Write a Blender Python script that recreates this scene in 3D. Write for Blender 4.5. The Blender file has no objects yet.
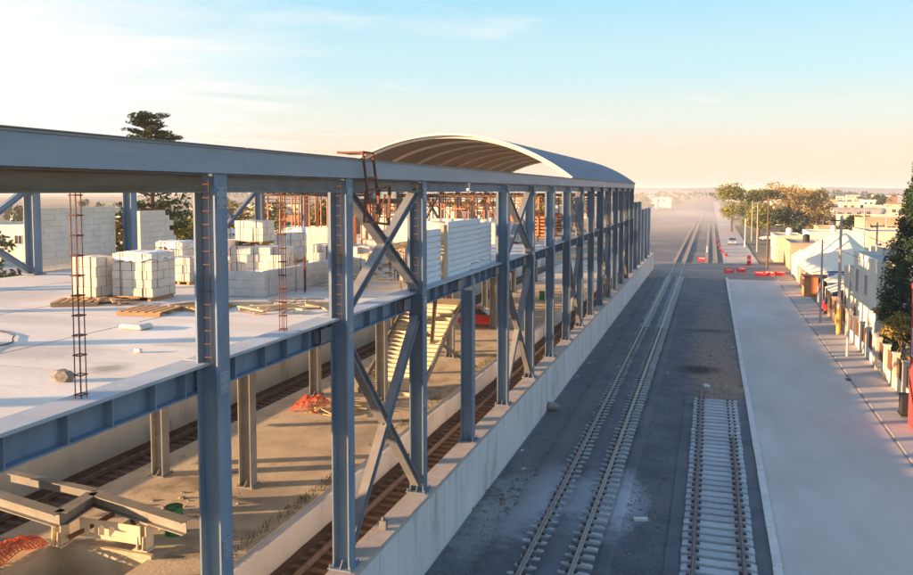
import bpy, math, random
from mathutils import Vector as V, Matrix, noise as NZ
random.seed(7)
R=math.radians
S=bpy.context.scene
COL=S.collection
H=11.75
SUN_EL=7.4; SUN_DIR=V((1,.46,0)).normalized()      # horizontal travel direction of the light
# ------------------------------------------------------------------ materials
def mat(name,c1,c2=None,scale=2.,rough=.8,bump=0.,bscale=None,metal=0.,c3=None,s3=.4,t3=.55,spec=.3,detail=6,vary=.0,stretch=None,lo=.35,hi=.65):
    m=bpy.data.materials.new(name); m.use_nodes=True; nt=m.node_tree; N=nt.nodes; L=nt.links
    b=N['Principled BSDF']; b.inputs['Roughness'].default_value=rough; b.inputs['Metallic'].default_value=metal
    b.inputs['Specular IOR Level'].default_value=spec
    tc=N.new('ShaderNodeTexCoord'); mp=N.new('ShaderNodeMapping'); L.new(tc.outputs['Object'],mp.inputs[0])
    if stretch: mp.inputs['Scale'].default_value=stretch
    def nz(sc,d=detail):
        n=N.new('ShaderNodeTexNoise'); n.inputs['Scale'].default_value=sc; n.inputs['Detail'].default_value=d; n.inputs['Roughness'].default_value=.62
        L.new(mp.outputs[0],n.inputs['Vector']); return n
    def ramp(src,a,bb):
        r=N.new('ShaderNodeMapRange'); r.inputs[1].default_value=a; r.inputs[2].default_value=bb; L.new(src,r.inputs[0]); return r.outputs[0]
    def mix(f,a,bb,blend='MIX'):
        x=N.new('ShaderNodeMix'); x.data_type='RGBA'; x.blend_type=blend
        if isinstance(f,(int,float)): x.inputs[0].default_value=f
        else: L.new(f,x.inputs[0])
        for s,i in ((a,6),(bb,7)):
            if isinstance(s,tuple): x.inputs[i].default_value=(*s[:3],1)
            else: L.new(s,x.inputs[i])
        return x.outputs[2]
    c2=c2 or tuple(v*.75 for v in c1)
    col=mix(ramp(nz(scale).outputs[0],lo,hi),c1,c2)
    if c3: col=mix(ramp(nz(s3).outputs[0],t3,t3+.12),col,c3)
    if vary:
        oi=N.new('ShaderNodeObjectInfo'); h=N.new('ShaderNodeHueSaturation')
        r=N.new('ShaderNodeMapRange'); r.inputs[3].default_value=1-vary; r.inputs[4].default_value=1+vary
        L.new(oi.outputs['Random'],r.inputs[0]); L.new(r.outputs[0],h.inputs['Value']); L.new(col,h.inputs['Color']); col=h.outputs[0]
    L.new(col,b.inputs['Base Color'])
    if bump:
        bp=N.new('ShaderNodeBump'); bp.inputs['Strength'].default_value=bump; bp.inputs['Distance'].default_value=.03
        L.new(nz(bscale or scale*6).outputs[0],bp.inputs['Height']); L.new(bp.outputs[0],b.inputs['Normal'])
    m['_']=1; MN[m]=(mix,ramp,nz,mp,tc,col)
    return m
MN={}
M={}
M['steel']=mat('painted_steel',(.17,.235,.31),(.12,.17,.235),1.3,.58,.2,12,c3=(.24,.19,.15),s3=1.4,t3=.60,stretch=(1.6,1.6,.45),spec=.45,vary=.12)
M['steel_d']=mat('primer_steel',(.22,.22,.21),(.16,.155,.15),1.8,.6,.15,12,c3=(.25,.16,.09),s3=1.3,t3=.6,vary=.15)
M['fascia']=mat('grey_primer_steel',(.25,.30,.35),(.20,.25,.30),.9,.5,.12,10,c3=(.33,.31,.29),s3=1.6,t3=.62,spec=.45,vary=.12,stretch=(1,.35,2.2))
M['rust']=mat('rusty_steel',(.24,.10,.05),(.13,.06,.035),4,.85,.3,30)
M['rustbeam']=mat('rust_bloomed_steel',(.24,.20,.15),(.19,.135,.085),1.2,.75,.2,14,stretch=(1,.4,3),c3=(.20,.22,.22),s3=.8,t3=.5)
M['rebar']=mat('rebar',(.20,.075,.05),(.10,.04,.03),5,.85,.3,40)
M['flange']=mat('dusty_steel_flange',(.42,.46,.49),(.33,.37,.41),1.2,.7,.1,14,c3=(.45,.40,.35),s3=1.5,t3=.55)
M['conc']=mat('wall_concrete',(.68,.67,.65),(.57,.565,.55),.9,.9,.3,18,c3=(.43,.41,.38),s3=.9,t3=.58,stretch=(1,1,.35))
M['conc_top']=mat('wall_coping',(.46,.42,.37),(.36,.32,.28),1.6,.9,.3,22,c3=(.25,.21,.18),s3=1.4,t3=.6)
M['plat']=mat('platform_concrete',(.58,.49,.37),(.44,.37,.28),.8,.92,.4,9,c3=(.25,.21,.16),s3=.55,t3=.56)
M['deck']=mat('deck_screed',(.72,.66,.57),(.62,.56,.48),.5,.75,.2,8,c3=(.50,.44,.38),s3=.45,t3=.55,stretch=(.5,1.6,1),spec=.4)
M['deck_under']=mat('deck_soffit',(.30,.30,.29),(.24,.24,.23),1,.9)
M['blast']=mat('ballast_gravel',(.145,.15,.163),(.098,.103,.115),.55,.95,.7,22,c3=(.155,.15,.15),s3=.22,t3=.52)
M['dirt']=mat('brown_ballast',(.12,.072,.05),(.06,.038,.03),.9,.95,1.,14,c3=(.17,.10,.07),s3=1.5,t3=.6)
M['road']=mat('road_concrete',(.56,.49,.425),(.46,.405,.35),.35,.85,.15,25,c3=(.60,.53,.47),s3=.10,t3=.5,stretch=(1,.35,1))
M['pave']=mat('pavement_concrete',(.46,.42,.38),(.35,.32,.29),.5,.9,.3,20,c3=(.25,.22,.20),s3=.9,t3=.63)
M['kerb']=mat('kerb_concrete',(.68,.63,.58),(.56,.51,.47),1.2,.9,.2,20)
M['soil']=mat('dusty_soil',(.33,.27,.20),(.24,.19,.14),.4,.95,.5,6,c3=(.12,.13,.07),s3=.06,t3=.55)
M['sleeper']=mat('sleeper_concrete',(.46,.455,.44),(.33,.325,.315),4,.9,.3,30,vary=.12)
M['sleeper_n']=mat('new_sleeper_concrete',(.45,.455,.455),(.36,.365,.365),4,.85,.3,30,vary=.12)
M['sleeper_b']=mat('dusty_brown_sleeper',(.19,.125,.09),(.12,.075,.055),4,.9,.3,30,vary=.2)
M['railtop']=mat('worn_rail',(.34,.30,.28),(.26,.21,.18),3,.4,.1,20,metal=.4,spec=.6)
M['railrust']=mat('rusted_rail',(.22,.17,.15),(.16,.12,.105),3,.7,.1,20)
M['clip']=mat('rail_clip',(.10,.06,.05),rough=.8)
M['brace']=mat('brace_primer_steel',(.26,.265,.27),(.20,.20,.205),1.8,.6,.15,12,c3=(.30,.18,.10),s3=1.3,t3=.62,vary=.1)
M['darksteel']=mat('dark_rebar',(.09,.06,.05),(.14,.07,.045),1.5,.8)
M['block']=mat('white_block_pack',(.70,.64,.54),(.60,.54,.45),1.6,.85,.25,12,vary=.06)
M['blockg']=mat('grey_block',(.52,.51,.49),(.42,.41,.40),3,.9,.3,20,vary=.08)
M['wrap']=mat('pack_wrap',(.78,.77,.74),(.68,.66,.62),2.5,.45,.5,5,spec=.5)
M['panel']=mat('white_foam_panel',(.72,.74,.76),(.66,.68,.70),1.2,.7,.1,10,vary=.05)
M['wood']=mat('timber',(.50,.31,.15),(.36,.21,.10),3,.85,.3,18,stretch=(1,6,6),vary=.15)
M['woodpale']=mat('pale_timber',(.62,.47,.30),(.50,.37,.22),3,.85,.3,18,stretch=(1,6,6),vary=.1)
M['orange']=mat('orange_painted_prop',(.65,.24,.09),(.48,.16,.06),4,.6,vary=.2)
M['redpaint']=mat('red_paint',(.60,.035,.03),(.48,.03,.03),3,.5)
M['redplastic']=mat('red_plastic',(.72,.05,.045),(.6,.04,.04),3,.45,vary=.15)
M['mesh']=mat('orange_safety_mesh',(.66,.13,.05),(.45,.08,.035),6,.7)
M['green']=mat('green_drum_paint',(.02,.20,.09),(.02,.15,.07),5,.5)
M['black']=mat('black_rubber',(.025,.025,.028),(.018,.018,.02),8,.7)
M['glass']=mat('dark_glass',(.04,.05,.06),(.03,.04,.05),2,.12,spec=.6)
M['roof']=mat('galvanised_roof',(.30,.36,.42),(.25,.31,.37),.5,.6,.05,4,metal=.1,spec=.5,stretch=(1,2.5,1))
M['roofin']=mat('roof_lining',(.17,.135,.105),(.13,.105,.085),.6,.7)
M['rib']=mat('roof_rib',(.78,.72,.64),(.70,.64,.56),1,.6)
M['cream']=mat('cream_render',(.66,.58,.44),(.56,.48,.36),.7,.9,.15,12,c3=(.43,.37,.29),s3=.5,t3=.62,vary=.08)
M['white']=mat('white_render',(.70,.67,.60),(.61,.58,.52),.7,.9,.12,12,c3=(.48,.44,.38),s3=.6,t3=.64,vary=.05)
M['tan']=mat('tan_render',(.50,.36,.24),(.42,.29,.18),.8,.9,.15,12,vary=.12)
M['brick']=mat('bare_brick',(.38,.19,.12),(.28,.13,.08),1.5,.9,.3,14,vary=.12)
M['greyr']=mat('grey_roof',(.36,.36,.37),(.28,.28,.29),.5,.85,.2,8,c3=(.22,.21,.21),s3=.7,t3=.6,vary=.1)
M['redwall']=mat('red_render',(.42,.05,.055),(.34,.04,.045),.8,.85,.2,10)
M['tent']=mat('tent_canvas',(.80,.70,.54),(.74,.63,.47),.6,.8,.1,3)
M['yellow']=mat('yellow_paint',(.62,.44,.07),(.50,.34,.06),3,.7)
M['pole_c']=mat('pole_concrete',(.42,.39,.35),(.34,.31,.28),2,.85)
M['pole_w']=mat('pole_white_paint',(.70,.69,.67),(.6,.59,.57),2,.6)
M['pole_d']=mat('dark_wood_pole',(.15,.10,.07),(.10,.07,.05),2,.9)
M['bark']=mat('bark',(.16,.11,.075),(.10,.07,.05),5,.95,.6,20,stretch=(1,1,.3))
M['silver']=mat('silver_car_paint',(.52,.53,.54),(.50,.51,.52),1,.25,metal=.5,spec=.6)
M['blue']=mat('blue_paint',(.05,.12,.26),(.04,.09,.2),2,.6)
M['bstone']=mat('ballast_stone',(.24,.235,.235),(.15,.15,.155),3,.95,.6,12)
M['stone']=mat('rubble_stone',(.33,.29,.25),(.22,.19,.17),3,.95,.6,12,vary=.3)
M['powder']=mat('white_lime_powder',(.55,.56,.58),(.42,.43,.45),5,.95,.4,30)
M['weed']=mat('dry_weed',(.16,.15,.05),(.10,.10,.035),6,.9)
M['hill']=mat('hill_scrub',(.05,.06,.055),(.035,.045,.045),.004,.95)
M['darkpit']=mat('pit_concrete',(.20,.16,.13),(.13,.10,.08),1,.95,.4,8)
def leafmat(name,a,b):
    m=mat(name,a,b,.8,.75,spec=.2,lo=.3,hi=.7); return m
M['l_dark']=leafmat('dark_foliage',(.05,.075,.03),(.025,.045,.02))
M['l_yel']=leafmat('yellow_green_foliage',(.26,.25,.05),(.14,.15,.035))
M['l_mid']=leafmat('green_foliage',(.13,.15,.05),(.075,.095,.035))
M['l_gold']=leafmat('golden_foliage',(.34,.24,.06),(.20,.15,.045))
M['l_con']=leafmat('conifer_foliage',(.035,.065,.03),(.02,.042,.022))

# ballast extras: pale powder spill and a brown dirt zone, fixed in place (real spilled material)
def spots(m,lst):
    """lst: (x,y,rx,ry,color,amount) stains or painted-in light with soft ragged edges, placed in object space"""
    mix,ramp,nz,mp,tc,col=MN[m]; nt=m.node_tree; N=nt.nodes; L=nt.links
    for (x,y,rx,ry,c,amt) in lst:
        s=N.new('ShaderNodeVectorMath'); s.operation='SUBTRACT'; L.new(tc.outputs['Object'],s.inputs[0]); s.inputs[1].default_value=(x,y,0)
        d=N.new('ShaderNodeVectorMath'); d.operation='MULTIPLY'; L.new(s.outputs[0],d.inputs[0]); d.inputs[1].default_value=(1/rx,1/ry,0)
        ln=N.new('ShaderNodeVectorMath'); ln.operation='LENGTH'; L.new(d.outputs[0],ln.inputs[0])
        n=N.new('ShaderNodeTexNoise'); n.inputs['Scale'].default_value=1.1; n.inputs['Detail'].default_value=8; n.inputs['Roughness'].default_value=.7; L.new(tc.outputs['Object'],n.inputs['Vector'])
        a=N.new('ShaderNodeMath'); a.operation='MULTIPLY_ADD'; L.new(n.outputs[0],a.inputs[0]); a.inputs[1].default_value=1.6; L.new(ln.outputs['Value'],a.inputs[2])
        r=N.new('ShaderNodeMapRange'); r.inputs[1].default_value=1.95; r.inputs[2].default_value=1.25; r.inputs[3].default_value=0; r.inputs[4].default_value=amt; L.new(a.outputs[0],r.inputs[0])
        col=mix(r.outputs[0],col,c)
    L.new(col,N['Principled BSDF'].inputs['Base Color'])
PW=(.42,.43,.45)
spots(M['blast'],[(.4,66,1.9,26,(.27,.20,.145),.85),(.7,56,1.9,10,(.30,.20,.14),.8),(.9,51,1.6,6,(.34,.20,.13),.8),(-.6,54.5,1.5,1.6,(.035,.03,.028),.95),(-.3,70,2.2,1.0,(.07,.06,.05),.8),
  (-6.4,29.5,1.5,4,PW,.8),(-3.2,30,1.1,3.2,PW,.9),(-4.6,30,1.6,3.0,PW,.55),(-6.8,36,1.2,10,(.17,.15,.135),.6),(-7.2,27,1.1,4,(.30,.29,.29),.7)])
spots(M['road'],[(8.2,33,3.2,9,(.54,.42,.36),.5),(5.5,26,2.2,6,(.50,.40,.35),.4),(4,120,6,6,(.5,.40,.3),.7)])  # near spots paint warm pinkish light into the road colour at lower right
spots(M['deck'],[(-13,12.5,2.2,.9,(.40,.35,.31),.6),(-16.5,15.5,3.0,.7,(.44,.38,.33),.55),(-11.5,15,.9,1.6,(.80,.76,.70),.6),(-20,19,2.5,1.6,(.38,.34,.30),.55),(-14,20,3,2.2,(.47,.38,.30),.6),(-12,24,2,4,(.42,.35,.29),.6),(-10.2,11.6,.5,.4,(.22,.19,.17),.7),(-18,11.5,1.2,.5,(.80,.77,.72),.5),(-14,30,5,5,(.44,.37,.30),.6)])
spots(M['plat'],[(-15,24,1.3,2.2,(.27,.24,.21),.6),(-17.5,28,1.5,1.2,(.60,.50,.36),.5),(-14.3,31,.9,4,(.25,.22,.19),.6),(-16.5,21.5,1.6,.8,(.30,.26,.22),.7)])
# ------------------------------------------------------------------ mesh helpers
class MB:
    def __init__(s): s.v=[]; s.f=[]; s.m=[]; s.mi=0
    def add(s,vs,fs):
        o=len(s.v); s.v+= [tuple(p) for p in vs]; s.f+=[tuple(i+o for i in f) for f in fs]; s.m+=[s.mi]*len(fs); return s
    def box(s,x0,x1,y0,y1,z0,z1,rz=0,c=None):
        vs=[V((x,y,z)) for z in (z0,z1) for y in (y0,y1) for x in (x0,x1)]
        if rz:
            c=V(c) if c else V(((x0+x1)/2,(y0+y1)/2,0)); Mx=Matrix.Rotation(rz,3,'Z'); vs=[Mx@(p-V((c.x,c.y,0)))+V((c.x,c.y,0)) for p in vs]
        return s.add(vs,[(0,2,3,1),(4,5,7,6),(0,1,5,4),(2,6,7,3),(0,4,6,2),(1,3,7,5)])
    def bar(s,a,b,w,h,n=(0,0,1)):
        """square bar a->b; h along n, w across"""
        a=V(a);b=V(b);d=(b-a).normalized();n=V(n);n=(n-d*n.dot(d))
        if n.length<1e-4: n=V((1,0,0))-d*d.x
        n.normalize();t=d.cross(n)
        vs=[p+t*(i*w/2)+n*(j*h/2) for p in (a,b) for (i,j) in ((-1,-1),(1,-1),(1,1),(-1,1))]
        return s.add(vs,[(0,1,2,3),(7,6,5,4),(0,4,5,1),(1,5,6,2),(2,6,7,3),(3,7,4,0)])
    def ib(s,a,b,D,W,tf=.03,tw=.025,n=(0,0,1)):
        a=V(a);b=V(b);d=(b-a).normalized();n=V(n);n=(n-d*n.dot(d)).normalized();o=n*(D/2-tf/2)
        s.bar(a+o,b+o,W,tf,n);s.bar(a-o,b-o,W,tf,n);s.bar(a,b,tw,D-2*tf,n);return s
    def tube(s,a,b,r0,r1=None,k=8,caps=True):
        a=V(a);b=V(b);r1=r0 if r1 is None else r1;d=(b-a).normalized();n=V((0,0,1)) if abs(d.z)<.9 else V((1,0,0));u=d.cross(n).normalized();w=d.cross(u)
        vs=[p+(u*math.cos(2*math.pi*i/k)+w*math.sin(2*math.pi*i/k))*r for p,r in((a,r0),(b,r1)) for i in range(k)]
        fs=[(i,(i+1)%k,k+(i+1)%k,k+i) for i in range(k)]
        if caps: fs+=[tuple(range(k-1,-1,-1)),tuple(range(k,2*k))]
        return s.add(vs,fs)
    def prism(s,prof,p0,p1,axis='Y'):
        """profile (u,z) extruded along axis; Y: u=x, X: u=y"""
        n=len(prof)
        def pt(u,z,t): return (u,t,z) if axis=='Y' else (t,u,z)
        vs=[pt(u,z,t) for t in (p0,p1) for u,z in prof]
        return s.add(vs,[(i,(i+1)%n,n+(i+1)%n,n+i) for i in range(n)]+[tuple(range(n-1,-1,-1)),tuple(range(n,2*n))])
    def rock(s,c,r,k=None):
        c=V(c); vs=[];n=6
        for z,rr in ((-.5,.7),(.05,1),(.55,.6)):
            for i in range(n):
                a=2*math.pi*i/n+random.random()*.5; q=rr*random.uniform(.75,1.15)
                vs.append(c+V((math.cos(a)*r*q,math.sin(a)*r*q*random.uniform(.8,1),z*r*random.uniform(.8,1.1))))
        fs=[(j*n+i,j*n+(i+1)%n,(j+1)*n+(i+1)%n,(j+1)*n+i) for j in range(2) for i in range(n)]+[tuple(range(n-1,-1,-1)),tuple(range(2*n,3*n))]
        return s.add(vs,fs)
    def mesh(s,name,mats):
        me=bpy.data.meshes.new(name); me.from_pydata(s.v,[],s.f)
        for m in (mats if isinstance(mats,(list,tuple)) else [mats]): me.materials.append(m)
        me.polygons.foreach_set('material_index',s.m); me.update(); return me
    def build(s,name,m,parent=None,origin=None,smooth=False,bevel=0):
        if origin is not None:
            o=V(origin); s.v=[tuple(V(p)-o) for p in s.v]
        me=s.mesh(name,m)
        if smooth: me.polygons.foreach_set('use_smooth',[True]*len(me.polygons))
        ob=bpy.data.objects.new(name,me); COL.objects.link(ob)
        if origin is not None: ob.location=origin
        if parent:
            ob.parent=parent
            if origin is not None: ob.location=V(origin)-parent.location
            else:
                p=parent; w=V((0,0,0))
                while p: w+=p.location; p=p.parent
                ob.location=-w
        if bevel:
            b=ob.modifiers.new('bevel','BEVEL'); b.width=bevel; b.segments=2
        return ob
def tag(o,label,cat,group=None):
    o['label']=label; o['category']=cat
    if group: o['group']=group
    return o
def thing(name,label,cat,loc=(0,0,0),group=None,rz=0):
    o=bpy.data.objects.new(name,None); o.empty_display_size=.3; COL.objects.link(o); o.location=loc; o.rotation_euler.z=rz
    return tag(o,label,cat,group)
def struct(o,k='structure'): o['kind']=k; return o
def lpart(name,mb,m,parent,**k):
    """part given in its parent's local coordinates"""
    me=mb.mesh(name,m); ob=bpy.data.objects.new(name,me); COL.objects.link(ob); ob.parent=parent
    if k.get('smooth'): me.polygons.foreach_set('use_smooth',[True]*len(me.polygons))
    return ob
def dup(root,loc,rz=0,label=None):
    def cp(o,par):
        c=o.copy(); COL.objects.link(c); c.parent=par
        for ch in list(o.children): cp(ch,c)
        return c
    r=cp(root,root.parent if root.parent else None); r.location=loc; r.rotation_euler.z=rz
    if label: r['label']=label
    return r
# ------------------------------------------------------------------ setting: ground
def sheet(name,x0,x1,y0,y1,z,m,nx=1,ny=1,amp=0,sc=.5):
    mb=MB(); vs=[];fs=[]
    for j in range(ny+1):
        for i in range(nx+1):
            x=x0+(x1-x0)*i/nx;y=y0+(y1-y0)*j/ny
            e=0 if i in(0,nx) or j in (0,ny) else 1
            vs.append((x,y,z+amp*e*NZ.noise(V((x*sc,y*sc,0)))))
    fs=[(j*(nx+1)+i,j*(nx+1)+i+1,(j+1)*(nx+1)+i+1,(j+1)*(nx+1)+i) for j in range(ny) for i in range(nx)]
    mb.add(vs,fs); return struct(mb.build(name,m,smooth=amp>0))
terr=mat('town_ground',(.27,.21,.15),(.17,.145,.10),.03,.95,.4,2,c3=(.085,.095,.05),s3=.014,t3=.46)
sheet('ground',-5000,5000,-600,7000,-.06,terr)
sheet('ballast_bed',-8.2,2.1,-30,112,0,M['blast'],60,240,.05,.45)
sheet('track_bed',-25,-8.8,-10,124,0,M['dirt'],40,200,.06,.9)
far_b=mat('dusty_far_ballast',(.15,.152,.16),(.11,.115,.125),.2,.95,.5,8,c3=(.21,.19,.17),s3=.1,t3=.5)
sheet('far_ballast',-20,2.3,137,900,-.02,far_b,10,60,.05,.2)
sheet('crossing_road',-60,60,112,137,-.01,mat('dusty_crossing_surface',(.26,.22,.18),(.19,.165,.14),.3,.9,.3,6,c3=(.33,.28,.23),s3=.1,t3=.5,stretch=(.25,1,1)))
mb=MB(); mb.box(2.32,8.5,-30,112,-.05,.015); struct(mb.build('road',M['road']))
mb=MB(); mb.box(2.1,7.5,137,900,-.05,.012); struct(mb.build('far_street',M['pave']))
# road joints
mb=MB(); mb.box(8.62,10.6,-30,112,-.05,.045); struct(mb.build('pavement',M['pave']))
mb=MB()
for k in range(47): mb.box(8.5,8.62,-28+k*3+.01,-25+k*3-.01,-.05,.048)
struct(mb.build('pavement_kerb',M['pave']))
mb=MB(); mb.box(8.36,8.498,-30,112,.0,.019); struct(mb.build('gutter',mat('gutter_strip',(.30,.27,.25),(.20,.18,.165),1.5,.95,.2,10,stretch=(1,.3,1))))  # darker strip along the pavement kerb
mb=MB()
for k in range(47):
    j=random.uniform(-.01,.01); mb.box(2.03+j,2.30+j,-28+k*3+.015,-25+k*3-.015,-.05,.15+random.uniform(-.008,.008))
struct(mb.build('road_kerb',M['kerb']))
mb=MB(); mb.box(10.6,40,-30,112,-.05,.09); struct(mb.build('yard_ground',M['soil']))
# platform with pit
mb=MB()
PX0,PX1,PZ=-21,-13,1.0
mb.box(PX0,-18.75,-10,122,-.05,PZ); mb.box(-18.75,-15.5,18.95,122,-.05,PZ); mb.box(-15.5,PX1,-10,122,-.05,PZ); mb.box(-18.75,-15.5,-10,8,-.05,PZ)
struct(mb.build('platform',M['plat']))
mb=MB(); mb.box(-18.75,-15.5,8,18.95,-.05,-.045+.02); struct(mb.build('pit_floor',M['darkpit']))
mb=MB(); mb.box(-13.0,-12.72,-10,122,-.05,.86)
for k in range(44): mb.box(-12.99,-12.70,-9+k*3,-9+k*3+2.98,.865,.97)
struct(mb.build('platform_edge_kerb',M['conc']))
mb=MB(); mb.box(-18.9,-18.76,8,19.1,PZ+.002,PZ+.12); mb.box(-18.76,-15.4,18.97,19.1,PZ+.002,PZ+.12); struct(mb.build('pit_rim',mat('pit_rim_concrete',(.55,.45,.33),(.44,.35,.25),2,.9,.3,14)))
# lowered far hills
mb=MB(); n=90; vs=[];fs=[]
for j,(yy,hh) in enumerate(((3300,0),(3600,1),(4100,.6))):
    for i in range(n+1):
        x=-3500+8000*i/n
        base=max(0,14+16*NZ.noise(V((x*.0011,1.3,0)))+6*NZ.noise(V((x*.004,5,0)))) if x>-1e9 else 0
        base+= 16*math.exp(-((x-1350)/420)**2)
        vs.append((x,yy,-1+(base+6)*hh))
fs=[(j*(n+1)+i,j*(n+1)+i+1,(j+1)*(n+1)+i+1,(j+1)*(n+1)+i) for j in range(2) for i in range(n)]
mb.add(vs,fs); struct(mb.build('distant_hills',M['hill'],smooth=True))
# ------------------------------------------------------------------ tracks
RAILP=[(-.07,0),(.07,0),(.07,.02),(.012,.035),(.012,.12),(.036,.13),(.036,.165),(-.036,.165),(-.036,.13),(-.012,.12),(-.012,.035),(-.07,.02)]
def rail(parent,x,y0,y1,z,m,pts=None):
    mb=MB()
    if not pts: mb.prism([(x+u,z+v) for u,v in RAILP],y0,y1)
    return mb.build('rail',m,parent)
def sleeper_mesh(m,clipm,sag=.03,L=2.6,W=.27,Hh=.2,clips=True,ins=.75):
    mb=MB(); xs=[-L/2,-L/2+.12,-.9,-.45,0,.45,.9,L/2-.12,L/2]; tz=[Hh-.03,Hh,Hh,Hh-sag,Hh-sag*1.15,Hh-sag,Hh,Hh,Hh-.03]
    vs=[];fs=[]
    for x,z in zip(xs,tz):
        vs+=[(x,-W/2,0),(x,-W/2+.03,z),(x,W/2-.03,z),(x,W/2,0)]
    for i in range(len(xs)-1):
        a=i*4;b=a+4
        for k in range(3): fs.append((a+k,b+k,b+k+1,a+k+1))
    fs+=[(0,1,2,3),(len(vs)-1,len(vs)-2,len(vs)-3,len(vs)-4)]
    mb.add(vs,fs); mb.mi=1
    if clips:
        for s in (-.75,.75):
            for q in (-1,1): mb.box(s+q*.13-.05,s+q*.13+.05,-.06,.06,Hh-.002,Hh+.05)
    return mb.mesh('sleeper',[m,clipm])
def track(name,label,xc,y0,y1,z,sm,rm,spacing=.6,clips=True,rails=True,maxparts=100,near=None):
    t=thing(name,label,'railway track',(xc,max(y0,20),0)); L=t.location
    me=sleeper_mesh(sm,M['clip'],clips=clips,W=.22 if clips and rails else .27 if rails else .46,L=2.6 if rails else 2.25)
    ys=[];y=y0
    while y<y1: ys.append(y); y+=spacing
    order=sorted(ys,key=lambda v:abs(v-(near or 24)))
    head=set(order[:maxparts]); rest=[v for v in ys if v not in head]
    for v in ys:
        if v in head:
            o=bpy.data.objects.new('sleeper',me); COL.objects.link(o); o.parent=t
            o.location=(random.uniform(-.02,.02),v-L.y+random.uniform(-.02,.02),z-.2); o.rotation_euler.z=random.uniform(-.01,.01)
    if rest:
        mb=MB()
        for v in rest: mb.box(xc-1.3,xc+1.3,v-.13,v+.13,z-.2,z)
        struct(mb.build('sleepers',sm,t),'stuff')
    if rails:
        rail(t,xc-.75,y0,y1,z+.002,rm);rail(t,xc+.75,y0,y1,z+.002,rm)
    return t
t=track('railway_track','long ballasted railway track with bright worn rails running to the haze',-4.62,10,112,.10,M['sleeper'],M['railtop'],near=36)
# ballast humped between the rails and banked outside of it
def bank(x,w,h,y0,y1,name,m,sc=1.3):
    mb=MB(); n=int((y1-y0)/.35); k=6; vs=[]
    for j in range(n+1):
        y=y0+(y1-y0)*j/n
        for i in range(k+1):
            u=i/k*2-1; q=(1-u*u); e=w*(1+.35*NZ.noise(V((y*sc,x*7,u))))
            vs.append((x+u*e,y,-.03+(h+.03)*min(1,q*1.6)*(1+.18*NZ.noise(V((y*2.2,x+u,3))))))
    fs=[(j*(k+1)+i,j*(k+1)+i+1,(j+1)*(k+1)+i+1,(j+1)*(k+1)+i) for j in range(n) for i in range(k)]
    mb.add(vs,fs); return struct(mb.build(name,m,smooth=True))
bank(-4.62,.33,.125,10,112,'ballast_between_rails',M['blast']); bank(-4.62,.46,.112,10,112,'ballast_between_rails',M['blast'],2.1)
bank(-6.2,.72,.125,10,112,'ballast_shoulder',M['blast']); bank(-3.02,.28,.10,10,112,'ballast_shoulder',M['blast'])
t=track('unfinished_track_panel','short new track panel of pale bare concrete sleepers beside the road kerb',.42,10,46.1,.20,M['sleeper_n'],M['railrust'],spacing=.6,rails=False,near=28)
rail(t,.42-.75,10,50.2,.202,M['railrust']); rail(t,.42+.75,10,39.1,.202,M['railrust'])
mb=MB(); mb.box(-1.2,2.05,9,46.8,-.02,.05); struct(mb.build('levelled_ballast',M['blast']))
track('station_track','brown dusty railway track in the trench between wall and platform',-11,12,120,.08,M['sleeper_b'],M['railrust'],near=24,clips=False)
track('far_station_track','dark railway track behind the platform along the low far wall',-23,12,120,.08,M['sleeper_b'],M['railrust'],near=24,clips=False)
# continuation beyond the level crossing
def curved(name,label,x0,bend,m=M['railtop'],w=.16,y0=112,y1=620):
    t=thing(name,label,'railway track',(x0,y0,0))
    for s in (-.75,.75):
        mb=MB(); pts=[]
        for j in range(61):
            y=y0+(y1-y0)*j/60; u=max(0,(y-150)/400); pts.append(V((x0+s+bend*u*u,y,.06 if y>137 else .03)))
        for a,b in zip(pts,pts[1:]): mb.bar(a,b,w,.14)
        mb.build('rail',m,t)
    mb=MB()
    y=138
    while y<430:
        u=max(0,(y-150)/400); x=x0+bend*u*u; mb.box(x-1.3,x+1.3,y-.14,y+.14,-.06,.03); y+=.6
    struct(mb.build('sleepers',M['bstone'],t),'stuff')
curved('railway_track','railway track carrying straight on beyond the level crossing',-4.62,0,w=.09)
curved('railway_track','second railway track beyond the crossing nearer the parked car',.4,0,y0=137,w=.09)
# ------------------------------------------------------------------ retaining walls
w=thing('retaining_wall','long pale concrete retaining wall carrying the steel columns','wall',(-8.5,12,0))
ys=[-12+5.35*k for k in range(0,24)]
for k in range(26):
    y0=-14.35+5.35*k;y1=y0+5.35
    mb=MB(); xr=-8.2
    mb.prism([(-8.83,-.05),(xr+.02,-.05),(xr,2.22),(-8.83,2.22)],y0+.012,y1-.012)
    for q in range(1,4): mb.box(xr+.0,xr+.022,y0+q*1.33-.03,y0+q*1.33+.03,.0,2.2)
    mb.build('wall_panel',M['conc'],w)
    mb=MB(); mb.box(-8.86,-8.17,y0+.01,y1-.01,2.22+.002,2.36); mb.build('coping',M['conc_top'],w)
w2=thing('low_track_wall','low grey concrete wall behind the far track','wall',(-25.2,12,0))
for k in range(12):
    y0=-14+11.3*k; mb=MB(); mb.box(-25.3,-25,y0,y0+11.27,-.05,1.75); mb.build('wall_panel',M['conc'],w2)
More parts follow.
